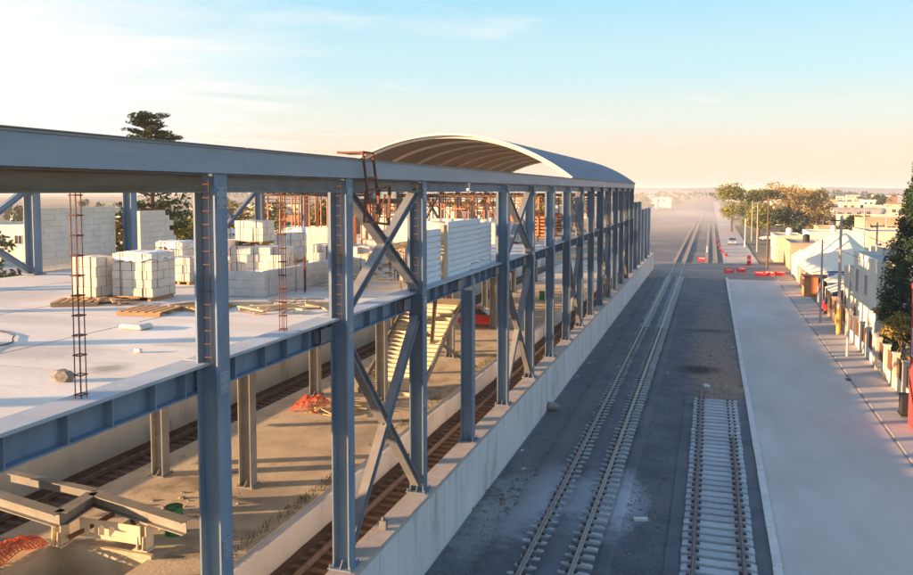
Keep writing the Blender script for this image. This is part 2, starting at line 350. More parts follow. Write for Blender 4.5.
# ------------------------------------------------------------------ the station frame
ZB=2.362; ZD=8.60; ZT=H+.30
st=thing('unfinished_station','unfinished two storey blue grey steel station frame with arched roof','station',(-16.5,12.4,0))
CY=[12.4+5.35*k for k in range(21)]
SK=3   # bay without an upper post
def colm(x,y,z0,z1,m,D=.45,W=.38,base=True,par=None):
    mb=MB(); mb.ib((x,y,z0+.03),(x,y,z1),D,W,.035,.03,n=(1,0,0))
    c=mb.build('column',m,par or st)
    if base:
        b=MB(); b.box(x-D/2-.1,x+D/2+.1,y-W/2-.1,y+W/2+.1,z0,z0+.03)
        for sx in (-1,1):
            for sy in (-1,1):
                b.tube((x+sx*(D/2+.05),y+sy*(W/2+.05),z0+.03),(x+sx*(D/2+.05),y+sy*(W/2+.05),z0+.12),.02,k=6)
        for sy in (-1,1):
            b.add([(x-.012,y+sy*.015,z0+.03),(x+.012,y+sy*.015,z0+.03),(x-.012,y+sy*(W/2+.08),z0+.03),(x+.012,y+sy*(W/2+.08),z0+.03),(x-.012,y+sy*.015,z0+.3),(x+.012,y+sy*.015,z0+.3)],[(0,1,3,2),(0,2,4),(1,5,3),(4,5,1,0),(2,3,5,4)])
        b.build('base_plate',m,c)
    return c
for i,y in enumerate(CY):
    if y<92.8:
        if i==SK: colm(-8.6,y,ZB,ZD-.55,M['steel'])
        else:
            c=colm(-8.6,y,ZB,ZT,M['steel'])
            # deeper inner stub above the deck with a rebar ladder in its recess
            mb=MB(); mb.box(-8.93,-8.829,y-.05,y+.16,ZD+.045,ZT-.02); mb.build('column_stiffener',M['steel'],c)
            if i<3:
                mb=MB()
                for q in (-.07,.07): mb.tube((-8.62+q,y-.12,ZD+.02),(-8.62+q,y-.12,ZT-.1),.010,k=5)
                for k in range(14): mb.tube((-8.72,y-.13,ZD+.15+k*.24),(-8.52,y-.13,ZD+.15+k*.24),.013,k=5)
                mb.build('rebar_ladder',M['darksteel'],c)
    elif y<108: colm(-8.6,y,ZB,H-1.3,M['steel'])
    else: colm(-8.6,y,ZB,H-2.4,M['steel'])
for i,y in enumerate(CY[:9]):
    for z in ((ZD-.32,) if i==SK else (ZD-.32,ZT-.42,5.2)):
        mb=MB(); mb.box(-8.374,-8.358,y-.15,y+.15,z-.2,z+.2)
        for a in (-.1,.1):
            for b_ in (-.14,0,.14): mb.tube((-8.358,y+a,z+b_),(-8.335,y+a,z+b_),.02,k=6)
        mb.build('splice_plate',M['fascia'],st)
# deck beams, stiffeners, brackets
for i in range(-1,15):
    y0=12.4+5.35*i+.03; y1=y0+5.35-.06
    mb=MB(); mb.ib((-8.93,y0,ZD-.27),(-8.93,y1,ZD-.27),.50,.34,.03,.02,n=(0,0,1))
    for q in (.9,2.0,2.9,3.9,4.7): mb.box(-8.92,-8.75,y0+q,y0+q+.03,ZD-.491,ZD-.049)
    b=mb.build('deck_beam',M['steel'],st)
    mb=MB(); mb.box(-9.24,-8.64,y0,y1,ZD-.018,ZD+.04); mb.build('dusty_top_flange',M['flange'],b)
    mb=MB(); mb.box(-8.9,-8.70,y0+4.35,y0+4.95,ZD-.45,ZD-.43); mb.box(-8.72,-8.70,y0+4.35,y0+4.95,ZD-.43,ZD-.12); mb.box(-8.9,-8.7,y0+4.35,y0+4.38,ZD-.43,ZD-.12)
    if 0<=i: mb.build('bracket',M['steel_d'],b)
# fascia segments and lower tie beams
y=-9
segs=[-9,2.0,13.1,24.0,34.9,45.6,56.3,67,77.7,92.9]
for a,b in zip(segs,segs[1:]):
    mb=MB(); mb.box(-8.36,-8.33,a+.004,b-.004,H+.315,H+.75); mb.box(-8.80,-8.30,a+.015,b-.015,H+.752,H+.785); mb.box(-8.75,-8.362,a+.015,b-.015,H+.31,H+.33)
    f=mb.build('fascia_beam',M['fascia'],st)
    mb=MB(); mb.box(-8.84,-8.27,a+.02,b-.02,H+.787,H+.806); mb.build('top_board',M['rustbeam'],f)
for i in range(-4,15):
    y0=12.4+5.35*i+.02;y1=y0+5.31
    mb=MB(); mb.ib((-8.62,y0+.2,H+.135),(-8.62,y1-.2,H+.135),.33,.30,.025,.03,n=(0,0,1)); mb.build('tie_beam',M['rustbeam'] if i<0 else M['steel_d'] if i<2 else M['steel'],st)
# braces
def brace(y0,y1,z0,z1,x=-8.6,m=None,w=.24):
    m=m or M['brace']
    a,b=V((x,y0,z0)),V((x,y1,z1)); c,d=V((x,y1,z0)),V((x,y0,z1)); mid=(a+b)/2
    mb=MB(); mb.ib(a,b,.24,w,.025,.02,n=(0,-1,1)); mb.build('brace',m,st)
    e=(d-c).normalized()*.11
    mb=MB(); mb.ib(c,mid-e,.24,w,.025,.02,n=(0,1,1)); mb.ib(mid+e,d,.24,w,.025,.02,n=(0,1,1)); mb.build('brace',m,st)
    mb=MB()
    mb.box(x-.012,x+.012,mid.y-.2,mid.y+.2,mid.z-.2,mid.z+.2,0); mb.build('gusset_plate',m,st)
for k in (1,4,7,10,13):
    a,b=CY[k]+.25,CY[k+1]-.25
    brace(a,b,ZD+.25,ZT-.3)
    brace(a,b,ZB+.35,ZD-.75)
# far row
FX=-24.5
for i in range(-2,16):
    y=CY[0]+5.35*i+.9
    colm(FX,y,1.752 if True else 0,H+.29,M['steel'],base=False)
    if 8<y: 
        mb=MB(); mb.box(FX-.3,FX+.3,y-.3,y+.3,ZD+.0,ZD+.03); mb.build('base_plate',M['steel'],st)
for a,b in ((-1.5,9),(9,20),(20,31),(31,42),(42,53),(53,64),(64,75),(75,93)):
    mb=MB(); mb.ib((FX,a+.02,H+.52),(FX,b-.02,H+.52),.46,.34,.03,.03); mb.build('eaves_beam',M['fascia'],st)
    mb=MB(); mb.ib((FX+.0,a+.02,ZD-.3),(FX+.0,b-.02,ZD-.3),.5,.34,.03,.02); mb.build('deck_beam',M['steel_d'],st)
for (a,b) in ((18.6,24.0),(34.7,40.0),(50.8,56.1),(66.8,72.2)):
    brace(a+.25,b-.25,ZD+.15,ZT-.25,FX,M['steel'],.16)
# inner columns below the deck
for y in (25.0,37.5,48.8,59.6,70.8,82,93,13.4):
    for x in (-15.95,-19.75):
        colm(x,y,1.002,ZD-.75,M['brace'],.5,.42)
    mb=MB(); mb.ib((-24.3,y,ZD-.55),(-9.12,y,ZD-.55),.46,.3,.03,.02); mb.build('cross_beam',M['steel_d'],st)
# deck slab
mb=MB(); mb.box(-24.7,-9.13,-6,92.8,ZD-.22,ZD-.025); sl=mb.build('deck_slab',[M['deck']],st)
mb=MB()
for k in range(38): mb.box(-24.3,-9.15,-5+k*2.6,-4.88+k*2.6,ZD-.30,ZD-.222)
mb.build('deck_rib',M['deck_under'],sl)
mb=MB()
for k in range(9): mb.box(-24.6,-9.3,.5+k*5.35,.512+k*5.35,ZD-.0255,ZD-.021)
for x in (-13.2,-17.4,-21.4): mb.box(x,x+.012,-5,60,ZD-.0255,ZD-.0205)
mb.build('pour_joint',M['soil'],sl)
# arched roof
xl,xr,zs,rise=-24.9,-8.28,H+.79,2.85
cx=(xl+xr)/2; half=(xr-xl)/2; Rr=(half*half+rise*rise)/(2*rise); th=math.asin(half/Rr)
def arc(u,dr=0): a=th*u; return (cx+(Rr+dr)*math.sin(a), zs+rise-Rr+(Rr+dr)*math.cos(a))
def vault(y0,y1,d0,d1,n=40):
    vs=[]; 
    for yy in (y0,y1):
        for d in (d0,d1):
            for i in range(n+1): x,z=arc(i/n*2-1,d); vs.append((x,yy,z))
    m=n+1; fs=[]
    for i in range(n):
        fs+=[(i,i+1,m+i+1,m+i)[::-1],(2*m+i,2*m+i+1,3*m+i+1,3*m+i),(m+i,m+i+1,3*m+i+1,3*m+i),(i,i+1,2*m+i+1,2*m+i)[::-1]]
    fs+=[(0,m,3*m,2*m),(n,2*m+n,3*m+n,m+n)]
    return vs,fs
RY0,RY1=49.6,92.9
mb=MB(); mb.add(*vault(RY0,RY1,.02,.08)); rf=mb.build('roof',M['roof'],st,smooth=False)
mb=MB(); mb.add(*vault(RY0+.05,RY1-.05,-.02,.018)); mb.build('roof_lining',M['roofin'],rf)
mb=MB()
for k in range(72): mb.add(*vault(RY0+k*.6,RY0+k*.6+.04,.082,.12,24))
mb.build('roof_seam',M['roof'],rf)
for k in range(9):
    y=RY0+.35+k*5.2
    mb=MB(); mb.add(*vault(y-.05,y+.05,-.2,-.022)); mb.build('roof_rib',M['rib'],rf)
mb=MB(); mb.add(*vault(RY0-.04,RY0-.005,-.03,.10)); mb.build('edge_trim',M['rib'],rf)
# ------------------------------------------------------------------ things on the deck
Z=ZD-.018
def block_pack(label,x,y,rz,sx=1.1,sy=1.0,sz=1.2,m='block',z=Z,grp='packs of white blocks standing on the deck',wrap=False):
    t=thing('block_pack',label,'block pack',(x,y,z),grp,rz)
    mb=MB()
    for q in (-1,0,1): mb.box(q*sx*.42-.05,q*sx*.42+.05,-sy/2,sy/2,.0,.09)
    mb.box(-sx/2,sx/2,-sy/2,sy/2,.09,.115); lpart('pallet',mb,M['wood'],t)
    mb=MB(); nz_=max(2,int(sz/.24)); nx=max(2,int(round(sx/.37))); ny=max(2,int(round(sy/.25)))
    for k in range(nz_):
        for i in range(nx):
            for j in range(ny):
                if 0<i<nx-1 and 0<j<ny-1 and k<nz_-1: continue
                if k==nz_-1 and random.random()<.2: continue
                o=random.uniform(-.02,.02);p=random.uniform(-.02,.02)
                mb.box(-sx/2+i*sx/nx+o+.006,-sx/2+(i+1)*sx/nx+o-.006,-sy/2+j*sy/ny+p+.006,-sy/2+(j+1)*sy/ny+p-.006,.118+k*sz/nz_,.118+(k+1)*sz/nz_-.01)
    bs=lpart('blocks',mb,M[m],t)
    mb=MB()
    for q in (-.28,.28):
        mb.box(sx*q-.012,sx*q+.012,-sy/2-.022,-sy/2-.018,.1,.12+sz); mb.box(sx*q-.012,sx*q+.012,-sy/2-.02,sy/2+.02,.125+sz,.13+sz)
    lpart('strap',mb,M['clip'],t)
    if wrap:
        mb=MB(); n=10; vs=[];fs=[]
        for j in range(n+1):
            for i in range(n+1):
                u=i/n*2-1;v=j/n*2-1; e=max(abs(u),abs(v)); zz=.14+sz+.03*NZ.noise(V((u*3,v*3,x)))-(.0 if e<.85 else .22*(e-.85)/.15*(1+.6*NZ.noise(V((u*5,v*5,y)))))
                vs.append((u*(sx/2+.035),v*(sy/2+.035),zz))
        fs=[(j*(n+1)+i,j*(n+1)+i+1,(j+1)*(n+1)+i+1,(j+1)*(n+1)+i) for j in range(n) for i in range(n)]
        mb.add(vs,fs); lpart('plastic_cover',mb,M['wrap'],t,smooth=True)
    return t
block_pack('narrow cream block pack left of the biggest pack, scraps at its foot',-17.25,19.1,.05,.85,.9,1.15)
block_pack('biggest cream block pack with plastic cover behind the broken empty pallet',-15.95,19.65,.03,1.35,1.1,1.25,wrap=True)
block_pack('white block pack set far back behind two others near left wall',-19.3,25.6,.1,1.1,1.0,1.15,wrap=True)
block_pack('small pale block pack on dark pallet behind the biggest pack',-17.2,23.4,-.1,1.0,.9,.8,'blockg')
block_pack('pale block pack half hidden left of the first full steel column',-16.3,24.3,.0,.9,.9,1.35)
g=block_pack('grey white block pack carrying another cream pack on top',-15.3,24.5,.05,1.15,1.0,1.15,'blockg')
block_pack('cream block pack stacked on top of a grey white pack',-15.35,24.75,.02,1.1,.85,.72,z=Z+1.30)
block_pack('cream block pack standing behind, seen left of the orange props',-18.0,31.9,.0,1.15,1.0,1.15)
block_pack('cream block pack with vertical stripes beside the rebar mast',-14.05,23.6,.08,1.25,1.0,1.2)
for (x,y,l) in ((-12.6,27.5,'white block pack behind the first cross brace'),(-13.6,31.5,'white block pack behind the crossing of the upper brace'),(-11.3,31,'low white block pack near the brace foot'),(-15.5,38,'white block pack further back by the shoring'),(-19,44,'white block pack deep in the deck under the arch'),(-12.5,42,'white block pack behind the white panels')):
    block_pack(l,x,y,random.uniform(-.2,.2),1.1,1,random.uniform(.7,1.25))
for (x,y,h_,l) in ((-21.5,33.5,1.2,'cream block pack near the left deck edge behind the others'),(-19.8,36,1.2,'cream block pack beside the orange shoring props'),(-12.0,33.6,1.25,'tall cream block pack right behind the upper brace crossing'),(-10.6,34.5,1.2,'cream block pack close behind the wide white panel'),(-13.6,39.3,1.2,'cream block pack behind the middle partition'),(-11.4,47.5,1.2,'cream block pack beside the second upper brace'),(-21,48,1.2,'cream block pack under the left side of the arch'),(-14.8,29.2,.9,'half used cream block pack by the black tarpaulin')):
    block_pack(l,x,y,random.uniform(-.2,.2),1.1,1,h_,wrap=random.random()<.4)
mb=MB(); pr=random.Random(9); p=V((-16,14,Z+.02)); a=.2
for q in range(60):
    a+=pr.uniform(-.45,.42); n_=p+V((math.cos(a),math.sin(a),0))*.16
    if n_.x>-9.6 or n_.y>17: break
    mb.tube(p,n_,.014,k=5,caps=False); p=n_
tag(mb.build('hose',M['black'],origin=(-14,14,Z)),'thin black hose lying loose on the bare deck','hose')
for (x,y,l) in ((-12.6,15.2,'flat cement bag lying on the deck near the hose'),(-18.9,22.4,'flat cement bag lying behind the narrow block pack')):
    mb=MB(); mb.prism([(-.3,0),(.3,0),(.34,.06),(.26,.12),(-.26,.12),(-.34,.06)],-.2,.2); o=mb.build('cement_bag',M['kerb'],bevel=.03); o.location=(x,y,Z); o.rotation_euler.z=x; tag(o,l,'cement bag')
def empty_pallet(label,x,y,z,rz,m='wood'):
    t=thing('empty_pallet',label,'pallet',(x,y,z),'empty wooden pallets lying on the deck',rz)
    mb=MB()
    for q in (-.5,0,.5): mb.box(-.6,.6,q-.05,q+.05,.0,.09)
    lpart('stringer',mb,M[m],t)
    mb=MB()
    for k in range(6): mb.box(-.6+k*.22,-.6+k*.22+.13,-.56,.56,.092,.115)
    lpart('slat',mb,M[m],t)
    return t
empty_pallet('orange brown empty pallet in front of the biggest block pack',-13.9,17.3,Z,.15)
empty_pallet('second empty pallet lying right beside the first against the column',-13.1,18.4,Z,-.3)
empty_pallet('empty pallet dropped under the narrow block pack',-16.9,18.1,Z,.5)
def blockwall(label,x0,x1,y0,y1,h,m='block',z=Z,cut=0,name='block_wall'):
    mb=MB(); t=thing(name,label,'block wall',((x0+x1)/2,(y0+y1)/2,z))
    L=max(x1-x0,y1-y0); alongx=(x1-x0)>(y1-y0); n=int(L/.6); k=int(h/.25)
    for r in range(k):
        off=.3*(r%2)
        for i in range(-1,n+1):
            a=max(0,i*.6+off);b=min(L,(i+1)*.6+off)
            if b-a<.08: continue
            if cut and a>L*(1-cut*(r/k)): continue
            d=random.uniform(0,.008)
            if alongx: mb.box(x0+a+.004,x0+b-.004,y0-d,y1,z+r*.25+.003,z+(r+1)*.25-.003)
            else: mb.box(x0,x1+d,y0+a+.004,y0+b-.004,z+r*.25+.003,z+(r+1)*.25-.003)
    mb.build('blocks',M[m],t)
    return t
blockwall('tall white block wall along the left deck edge',-25.2,-25.0,24.4,29.0,2.6)
blockwall('second tall white block wall behind the far steel post',-25.2,-25.0,30.6,33.2,2.4,cut=.4)
blockwall('low grey block wall running from mast foot toward the post',-14.2,-12.6,20.8,21.0,.75,'blockg')
blockwall('low grey block wall angled behind the lumber pile',-12.9,-12.7,21.2,27.5,.9,'blockg')
blockwall('cream lit stepped block wall near the dark tarpaulin',-17.9,-14.6,33.2,33.45,1.6,cut=.75)
blockwall('cream block partition in the middle of the deck under construction',-14.8,-11.2,35.5,35.7,1.9,cut=.3)
blockwall('long white block partition seen beyond the second brace',-20,-12,46,46.2,1.7)
# tarpaulin heap
mb=MB(); n=12; vs=[]
for j in range(n+1):
    for i in range(n+1):
        u=i/n*2-1;v=j/n*2-1; q=max(0,1-u*u-v*v*.9); vs.append((u*.62,v*.45,.34*q**.6+.07*NZ.noise(V((u*3,v*3,2)))*(q>0)))
mb.add(vs,[(j*(n+1)+i,j*(n+1)+i+1,(j+1)*(n+1)+i+1,(j+1)*(n+1)+i) for j in range(n) for i in range(n)])
o=mb.build('tarpaulin',M['black'],smooth=True); o.location=(-15.6,30.5,Z+.01); tag(o,'black tarpaulin heap on the deck between wall and column','tarpaulin')
# rebar masts
def mast(x,y,label,h=H+.0-ZD,rz=0):
    t=thing('rebar_mast',label,'rebar cage',(x,y,ZD+.03),'thin rebar cages standing at the deck edge')
    mb=MB()
    for sx in (-.055,.055):
        for sy in (-.055,.055): mb.tube((sx,sy,0),(sx*.9,sy*.9,h),.009,k=5)
    k=0
    while k*.3<h-.1:
        z=.06+k*.3; c=[(-.07,-.07,z),(.07,-.07,z),(.07,.07,z),(-.07,.07,z)]
        for a,b in zip(c,c[1:]+c[:1]): mb.tube(a,b,.010,k=4)
        k+=1
    lpart('cage',mb,M['rebar'],t); return t
mast(-9.0,9.62,'left rebar mast rising from the deck beam before the block packs')
mast(-9.0,15.6,'rebar mast between the first and second full steel columns')
# loose things near the edge
def debris(name,label,cat,c,n,r,m,kind='plank',z=Z,h=.25,group=None):
    mb=MB()
    for i in range(n):
        a=random.uniform(0,6.28); q=r*random.random()**.6; p=V((c[0]+math.cos(a)*q,c[1]+math.sin(a)*q,z+random.uniform(.03,h)))
        if kind=='plank':
            b=random.uniform(0,3.14); l=random.uniform(.3,1.1)/2; d=V((math.cos(b)*l,math.sin(b)*l,random.uniform(-.08,.08)*l)); mb.bar(p-d,p+d,random.choice((.06,.09,.14)),.03)
        else: mb.rock(p-V((0,0,.02)),random.uniform(.05,.16))
    mb.mi=0
    o=mb.build(name,m,origin=(c[0],c[1],z)); tag(o,label,cat,group)
    if kind=='rock': struct(o,'stuff')
    return o
debris('lumber_heap','scattered offcut planks beside the lower end of the mast','lumber',(-10.9,18.9),22,1.1,M['woodpale'],h=.2)
debris('lumber_heap','offcuts and scraps at the foot of the two near block packs','lumber',(-16.3,18.4),16,.8,M['wood'],h=.15)
debris('lumber_heap','mixed planks behind the low grey block wall','lumber',(-11.4,25),40,2.2,M['woodpale'],h=.45)
debris('lumber_heap','planks heaped under the upper cross brace','lumber',(-10.8,30.5),50,1.9,M['wood'],h=.6)
debris('rubble_heap','grey rubble lying beyond the planks on the deck','rubble',(-13,29),40,1.5,M['stone'],'rock',h=.2)
mb=MB(); mb.bar((-11.8,18.2,Z+.08),(-9.6,19.9,Z+.1),.18,.10); tag(mb.build('beam_offcut',M['woodpale'],origin=(-10.7,19,Z)),'long pale timber lying toward the second column','timber')
mb=MB(); mb.bar((-13.1,18.9,Z+.06),(-11.4,19.2,Z+.08),.16,.10); tag(mb.build('beam_offcut',M['woodpale'],origin=(-12.2,19,Z)),'short pale timber lying left of the rebar mast','timber')
for (x,y,r,l) in ((-10.25,10.6,.17,'brown stone on the bare deck near left edge'),(-10.7,12.95,.08,'small pale stone on the deck close to the first column')):
    mb=MB(); mb.rock((0,0,r*.5),r); o=mb.build('stone',M['stone'] if r>.1 else M['kerb']); o.location=(x,y,Z); o.scale=(1.4,1,1); tag(o,l,'stone')
# rebar starters sticking out of the deck
for i,(x,y) in enumerate(((-12.2,22.5),(-11.9,24.3),(-13.2,23.2),(-11.1,27.4),(-11.8,29.8),(-10.4,26),(-12.8,26))):
    mb=MB()
    for q in range(5):
        a=random.uniform(-.35,.35);b=random.uniform(-.35,.35); mb.tube((x+a,y+b,Z),(x+a+random.uniform(-.03,.03),y+b,Z+random.uniform(.7,1.2)),.014,k=5)
    tag(mb.build('starter_bars',M['rebar'],origin=(x,y,Z)),'clump of rebar starters rising from the deck behind the braces','rebar','rebar starters on the deck')
# white corrugated panels
def wpanel(label,y0,y1,x=-9.02,h=1.75,tilt=0):
    mb=MB(); n=int(h/.1)//2*2
    for k in range(n): 
        z=ZD+.04+k*.1
        if k%2==0: mb.box(x-.05,x+.03,y0,y1,z+.001,z+.15)
        else: mb.box(x-.05,x-.02,y0,y1,z+.051,z+.1)
    t=thing('ribbed_partition',label,'panel',(x,(y0+y1)/2,ZD+.036),'white ribbed panels on the deck edge'); mb.build('sheet',M['panel'],t)
    mb=MB(); mb.box(x-.055,x+.03,y0-.06,y0-.002,ZD+.038,ZD+.05+h); mb.box(x-.055,x+.03,y1+.002,y1+.06,ZD+.038,ZD+.05+h); mb.build('edge_post',M['pole_w'],t)
    return t
wpanel('left white ribbed panel right of the third full column',23.5,26.4,h=1.85)
wpanel('middle white ribbed panel between the pale post and narrow panel',27.3,31.4,h=2.1)
wpanel('narrow white ribbed panel right of the wide one',31.55,33.35,x=-9.08,h=1.95)
mb=MB(); mb.box(-9.1,-8.95,26.65,27.05,ZD+.04,ZD+1.95); tag(mb.build('timber_post',M['woodpale'],origin=(-9.0,26.85,ZD+.04)),'pale upright plank between two white ribbed panels','plank')
mb=MB()
for k in range(5): mb.bar((-10.6+k*.27,23.6,ZD+1.1+.09*k),(-10.5+k*.27,31,ZD+1.2+.07*k),.24,.05)
for yy in (24,27.5,30.7): mb.bar((-10.7,yy,Z),(-10.7,yy,ZD+1.1),.08,.08); mb.bar((-9.5,yy,Z),(-9.5,yy,ZD+1.42),.08,.08)
tag(mb.build('formwork_table',M['woodpale'],origin=(-10.1,27.5,Z)),'sunlit plank formwork table behind the white panels','formwork')
# rusty frame hooked over the fascia
mb=MB()
y0=18.2
for dy in (0,.62): 
    mb.bar((-8.22,y0+dy,H+.95),(-8.14,y0+dy+.25,H-.55),.05,.05)
mb.bar((-8.9,y0,H+.95),(-8.2,y0,H+.95),.05,.05); mb.bar((-8.9,y0+.62,H+.95),(-8.2,y0+.62,H+.95),.05,.05)
mb.bar((-8.22,y0,H+.96),(-8.22,y0+.62,H+.96),.05,.05)
mb.bar((-8.9,y0,H+.96),(-8.9,y0+.62,H+.96),.05,.05)
mb.bar((-8.17,y0+.1,H+.33),(-8.17,y0+.75,H+.33),.05,.05)
mb.bar((-8.14,y0+.05,H-.0),(-8.10,y0+1.45,H+.12),.05,.05); mb.bar((-8.14,y0-.1,H-.75),(-8.10,y0+1.35,H-.88),.06,.06)
mb.bar((-8.10,y0+1.45,H+.12),(-8.10,y0+1.35,H-.9),.07,.05); mb.bar((-8.14,y0+.0,H+.0),(-8.14,y0-.1,H-.78),.06,.05)
mb.bar((-8.14,y0+.85,H+.05),(-8.12,y0+.6,H-.8),.05,.05); mb.bar((-8.13,y0+1.2,H-.1),(-8.12,y0+.7,H-.8),.04,.04)
tag(mb.build('hanging_frame',M['rust'],origin=(-8.6,y0,H+.8)),'rusty bar frame hooked over the top beam at the second column','frame')
# shoring
def shoring(label,x0,x1,y0,y1,nx,ny,z1,m,grid=True,diag=False):
    t=thing('shoring_scaffold',label,'scaffold',((x0+x1)/2,(y0+y1)/2,Z))
    for i in range(nx):
        for j in range(ny):
            x=x0+(x1-x0)*i/(nx-1)+random.uniform(-.05,.05);y=y0+(y1-y0)*j/(ny-1)
            mb=MB(); mb.tube((x,y,Z),(x+random.uniform(-.04,.04),y,z1-.1),.05,.04,k=6); mb.box(x-.1,x+.1,y-.1,y+.1,Z,Z+.02); mb.build('prop',M[m],t)
    if grid:
        mb=MB()
        for i in range(nx*2): x=x0+(x1-x0)*i/(nx*2-1); mb.bar((x,y0-.3,z1),(x,y1+.3,z1),.08,.12)
        for j in range(ny*2): y=y0+(y1-y0)*j/(ny*2-1); mb.bar((x0-.3,y,z1-.14),(x1+.3,y,z1-.14),.08,.12)
        for q in (.35,.6): mb.bar((x0-.2,y0,z1-q),(x1+.2,y0,z1-q),.05,.05)
        mb.build('joist_grid',M['pole_d'],t)
    if diag:
        mb=MB()
        for i in range(nx-1):
            xa=x0+(x1-x0)*i/(nx-1);xb=x0+(x1-x0)*(i+1)/(nx-1)
            mb.tube((xa,y0,Z+.2),(xb,y0,z1-.3),.035,k=5); mb.tube((xb,y0,Z+.2),(xa,y0,z1-.3),.035,k=5)
        for q in (1.0,2.0,2.9): mb.bar((x0,y0-.05,Z+q),(x1,y0-.05,Z+q),.05,.07)
        mb.build('cross_tube',M[m],t)
    return t
shoring('orange shoring props under a dark joist grid at the back of the deck',-23.6,-19.2,39.5,43,7,3,H-.1,'orange')
shoring('second row of orange props beyond the dark tarpaulin',-18.6,-16.6,41,43,4,2,H-.5,'orange')
shoring('red braced scaffold behind the white ribbed panels',-17,-10.5,50,53,7,2,H-.2,'orange',True,True)
shoring('red braced scaffold deep beneath the arched roof',-23,-15,58,61,7,2,H-.3,'rust',True,True)
shoring('scaffold near the far end of the arched roof',-18,-10,72,75,6,2,H-.3,'rust',True,True)
for i,(x0,x1,y,zz,l) in enumerate(((-13.5,-10.4,55.5,.9,'orange formwork boards stacked behind the third braced bay'),(-14,-11,63,.8,'orange formwork boards stacked beyond the third brace'))):
    mb=MB()
    for k in range(6): mb.box(x0+random.uniform(0,.2),x1,y-.9,y+.9,Z+.05+k*.24,Z+.05+k*.24+.14)
    tag(mb.build('board_stack',M['orange'],origin=((x0+x1)/2,y,Z)),l,'boards')
# ------------------------------------------------------------------ things on the platform
P=1.002
# steel cap frame over the pit: zigzag box beam on short legs with slotted plates
fr=thing('pit_steel_frame','zigzag brown steel frame on short legs over the platform pit','steel frame',(-18,19,P))
pts=[V((-22.2,19.25,2.25)),V((-18.15,18.45,2.25)),V((-18.43,20.08,2.25)),V((-14.23,19.1,2.25))]
for a,b in zip(pts,pts[1:]):
    d=(b-a).normalized(); a2=a+d*.02; b2=b-d*.02
    mb=MB(); mb.bar(a2,b2,.42,.035,(0,0,1)); mb.bar(a2-V((0,0,.19)),b2-V((0,0,.19)),.03,.33,(0,0,1)); mb.bar(a2-V((0,0,.37)),b2-V((0,0,.37)),.30,.03,(0,0,1)); mb.build('frame_beam',M['steel_d'],fr)
mb=MB(); mb.bar((-22.4,20.7,2.25),(-18.5,20.25,2.25),.3,.03); mb.bar((-22.4,20.7,2.08),(-18.5,20.25,2.08),.03,.3); mb.build('frame_beam',M['steel_d'],fr)
for (x,y) in ((-18.55,18.85),(-15.9,19.35)):
    mb=MB(); mb.ib((x,y,P+.03),(x,y,1.86),.34,.34,.03,.03,n=(1,0,0)); mb.box(x-.25,x+.25,y-.25,y+.25,P+.122,P+.15)
    for s in (-.1,.1): mb.bar((x+s,y-.2,P+.15),(x+s,y-.17,P+.55),.03,.12)
    mb.build('leg',M['woodpale'] if 0 else M['cream'],fr)
mb=MB() # slotted apron plate facing the camera
x0,x1,yy=-18.1,-15.9,19.15
mb.box(x0,x1,yy-.02,yy+.02,1.72,1.86);mb.box(x0,x1,yy-.02,yy+.02,1.30,1.42)
xs=[x0,x0+.35,x0+.55,x0+.72,x0+.92,x0+1.09,x0+1.29,x1]
for k in range(0,8,2): mb.box(xs[k],xs[k+1],yy-.02,yy+.02,1.42,1.72)
mb.build('slotted_plate',M['cream'],fr)
mb=MB(); mb.bar((-18.3,18.9,1.3),(-17.3,19.7,1.85),.12,.12); mb.bar((-15.9,19.2,1.2),(-16.8,19.8,1.85),.1,.1); mb.build('strut',M['rust'],fr)
mb=MB(); mb.prism([(-17.6,P),(-16.3,P),(-16.3,P+.5),(-16.95,P+.62)],19.7,20.0,'Y'); tag(mb.build('concrete_block',M['kerb'],origin=(-17,19.8,P)),'pale gabled concrete block under the pit frame','concrete block')
def drum(label,x,y,z=P):
    t=thing('drum',label,'drum',(x,y,z),'green steel drums on the platform')
    mb=MB(); k=18
    prof=[(.28,0),(.29,.02),(.28,.04),(.28,.28),(.295,.30),(.28,.32),(.28,.56),(.295,.58),(.28,.60),(.28,.84),(.29,.86),(.27,.88),(.26,.85)]
    vs=[(r*math.cos(6.2832*i/k),r*math.sin(6.2832*i/k),z_) for r,z_ in prof for i in range(k)]
    fs=[(j*k+i,j*k+(i+1)%k,(j+1)*k+(i+1)%k,(j+1)*k+i) for j in range(len(prof)-1) for i in range(k)]+[tuple((len(prof)-1)*k+i for i in range(k))]
    mb.add(vs,fs); lpart('shell',mb,M['green'],t,smooth=False)
    mb=MB(); mb.tube((.12,0,.85),(.12,0,.875),.035,k=8); lpart('bung',mb,M['black'],t); return t
drum('green drum under the right end of the zigzag steel frame',-15.9,20.7); drum('green drum far along the platform behind the second lower brace',-15.76,77.4)
# safety mesh
def meshnet(name,label,c,rx,ry,h,z,n=26):
    mb=MB(); g=[]
    for j in range(n):
        row=[]
        for i in range(n):
            u=i/(n-1)*2-1;v=j/(n-1)*2-1; q=max(0,1-(u*u+v*v)*.6)
            row.append(V((c[0]+u*rx,c[1]+v*ry,z+.03+h*q*(.6+.8*abs(NZ.noise(V((u*2.6,v*2.6,c[0]))))))))
        g.append(row)
    for j in range(n):
        for i in range(n):
            if i<n-1: mb.bar(g[j][i],g[j][i+1],.035,.01)
            if j<n-1: mb.bar(g[j][i],g[j+1][i],.035,.01)
    o=mb.build(name,M['mesh'],origin=(c[0],c[1],z)); tag(o,label,'safety mesh'); return o
meshnet('safety_mesh','red safety netting draped by the pit at far left',(-19.6,17.6),.55,1.3,.5,P,22)
meshnet('safety_mesh','orange safety netting heaped on sticks beside a platform column',(-18.7,35.1),.75,.95,.7,P,20)
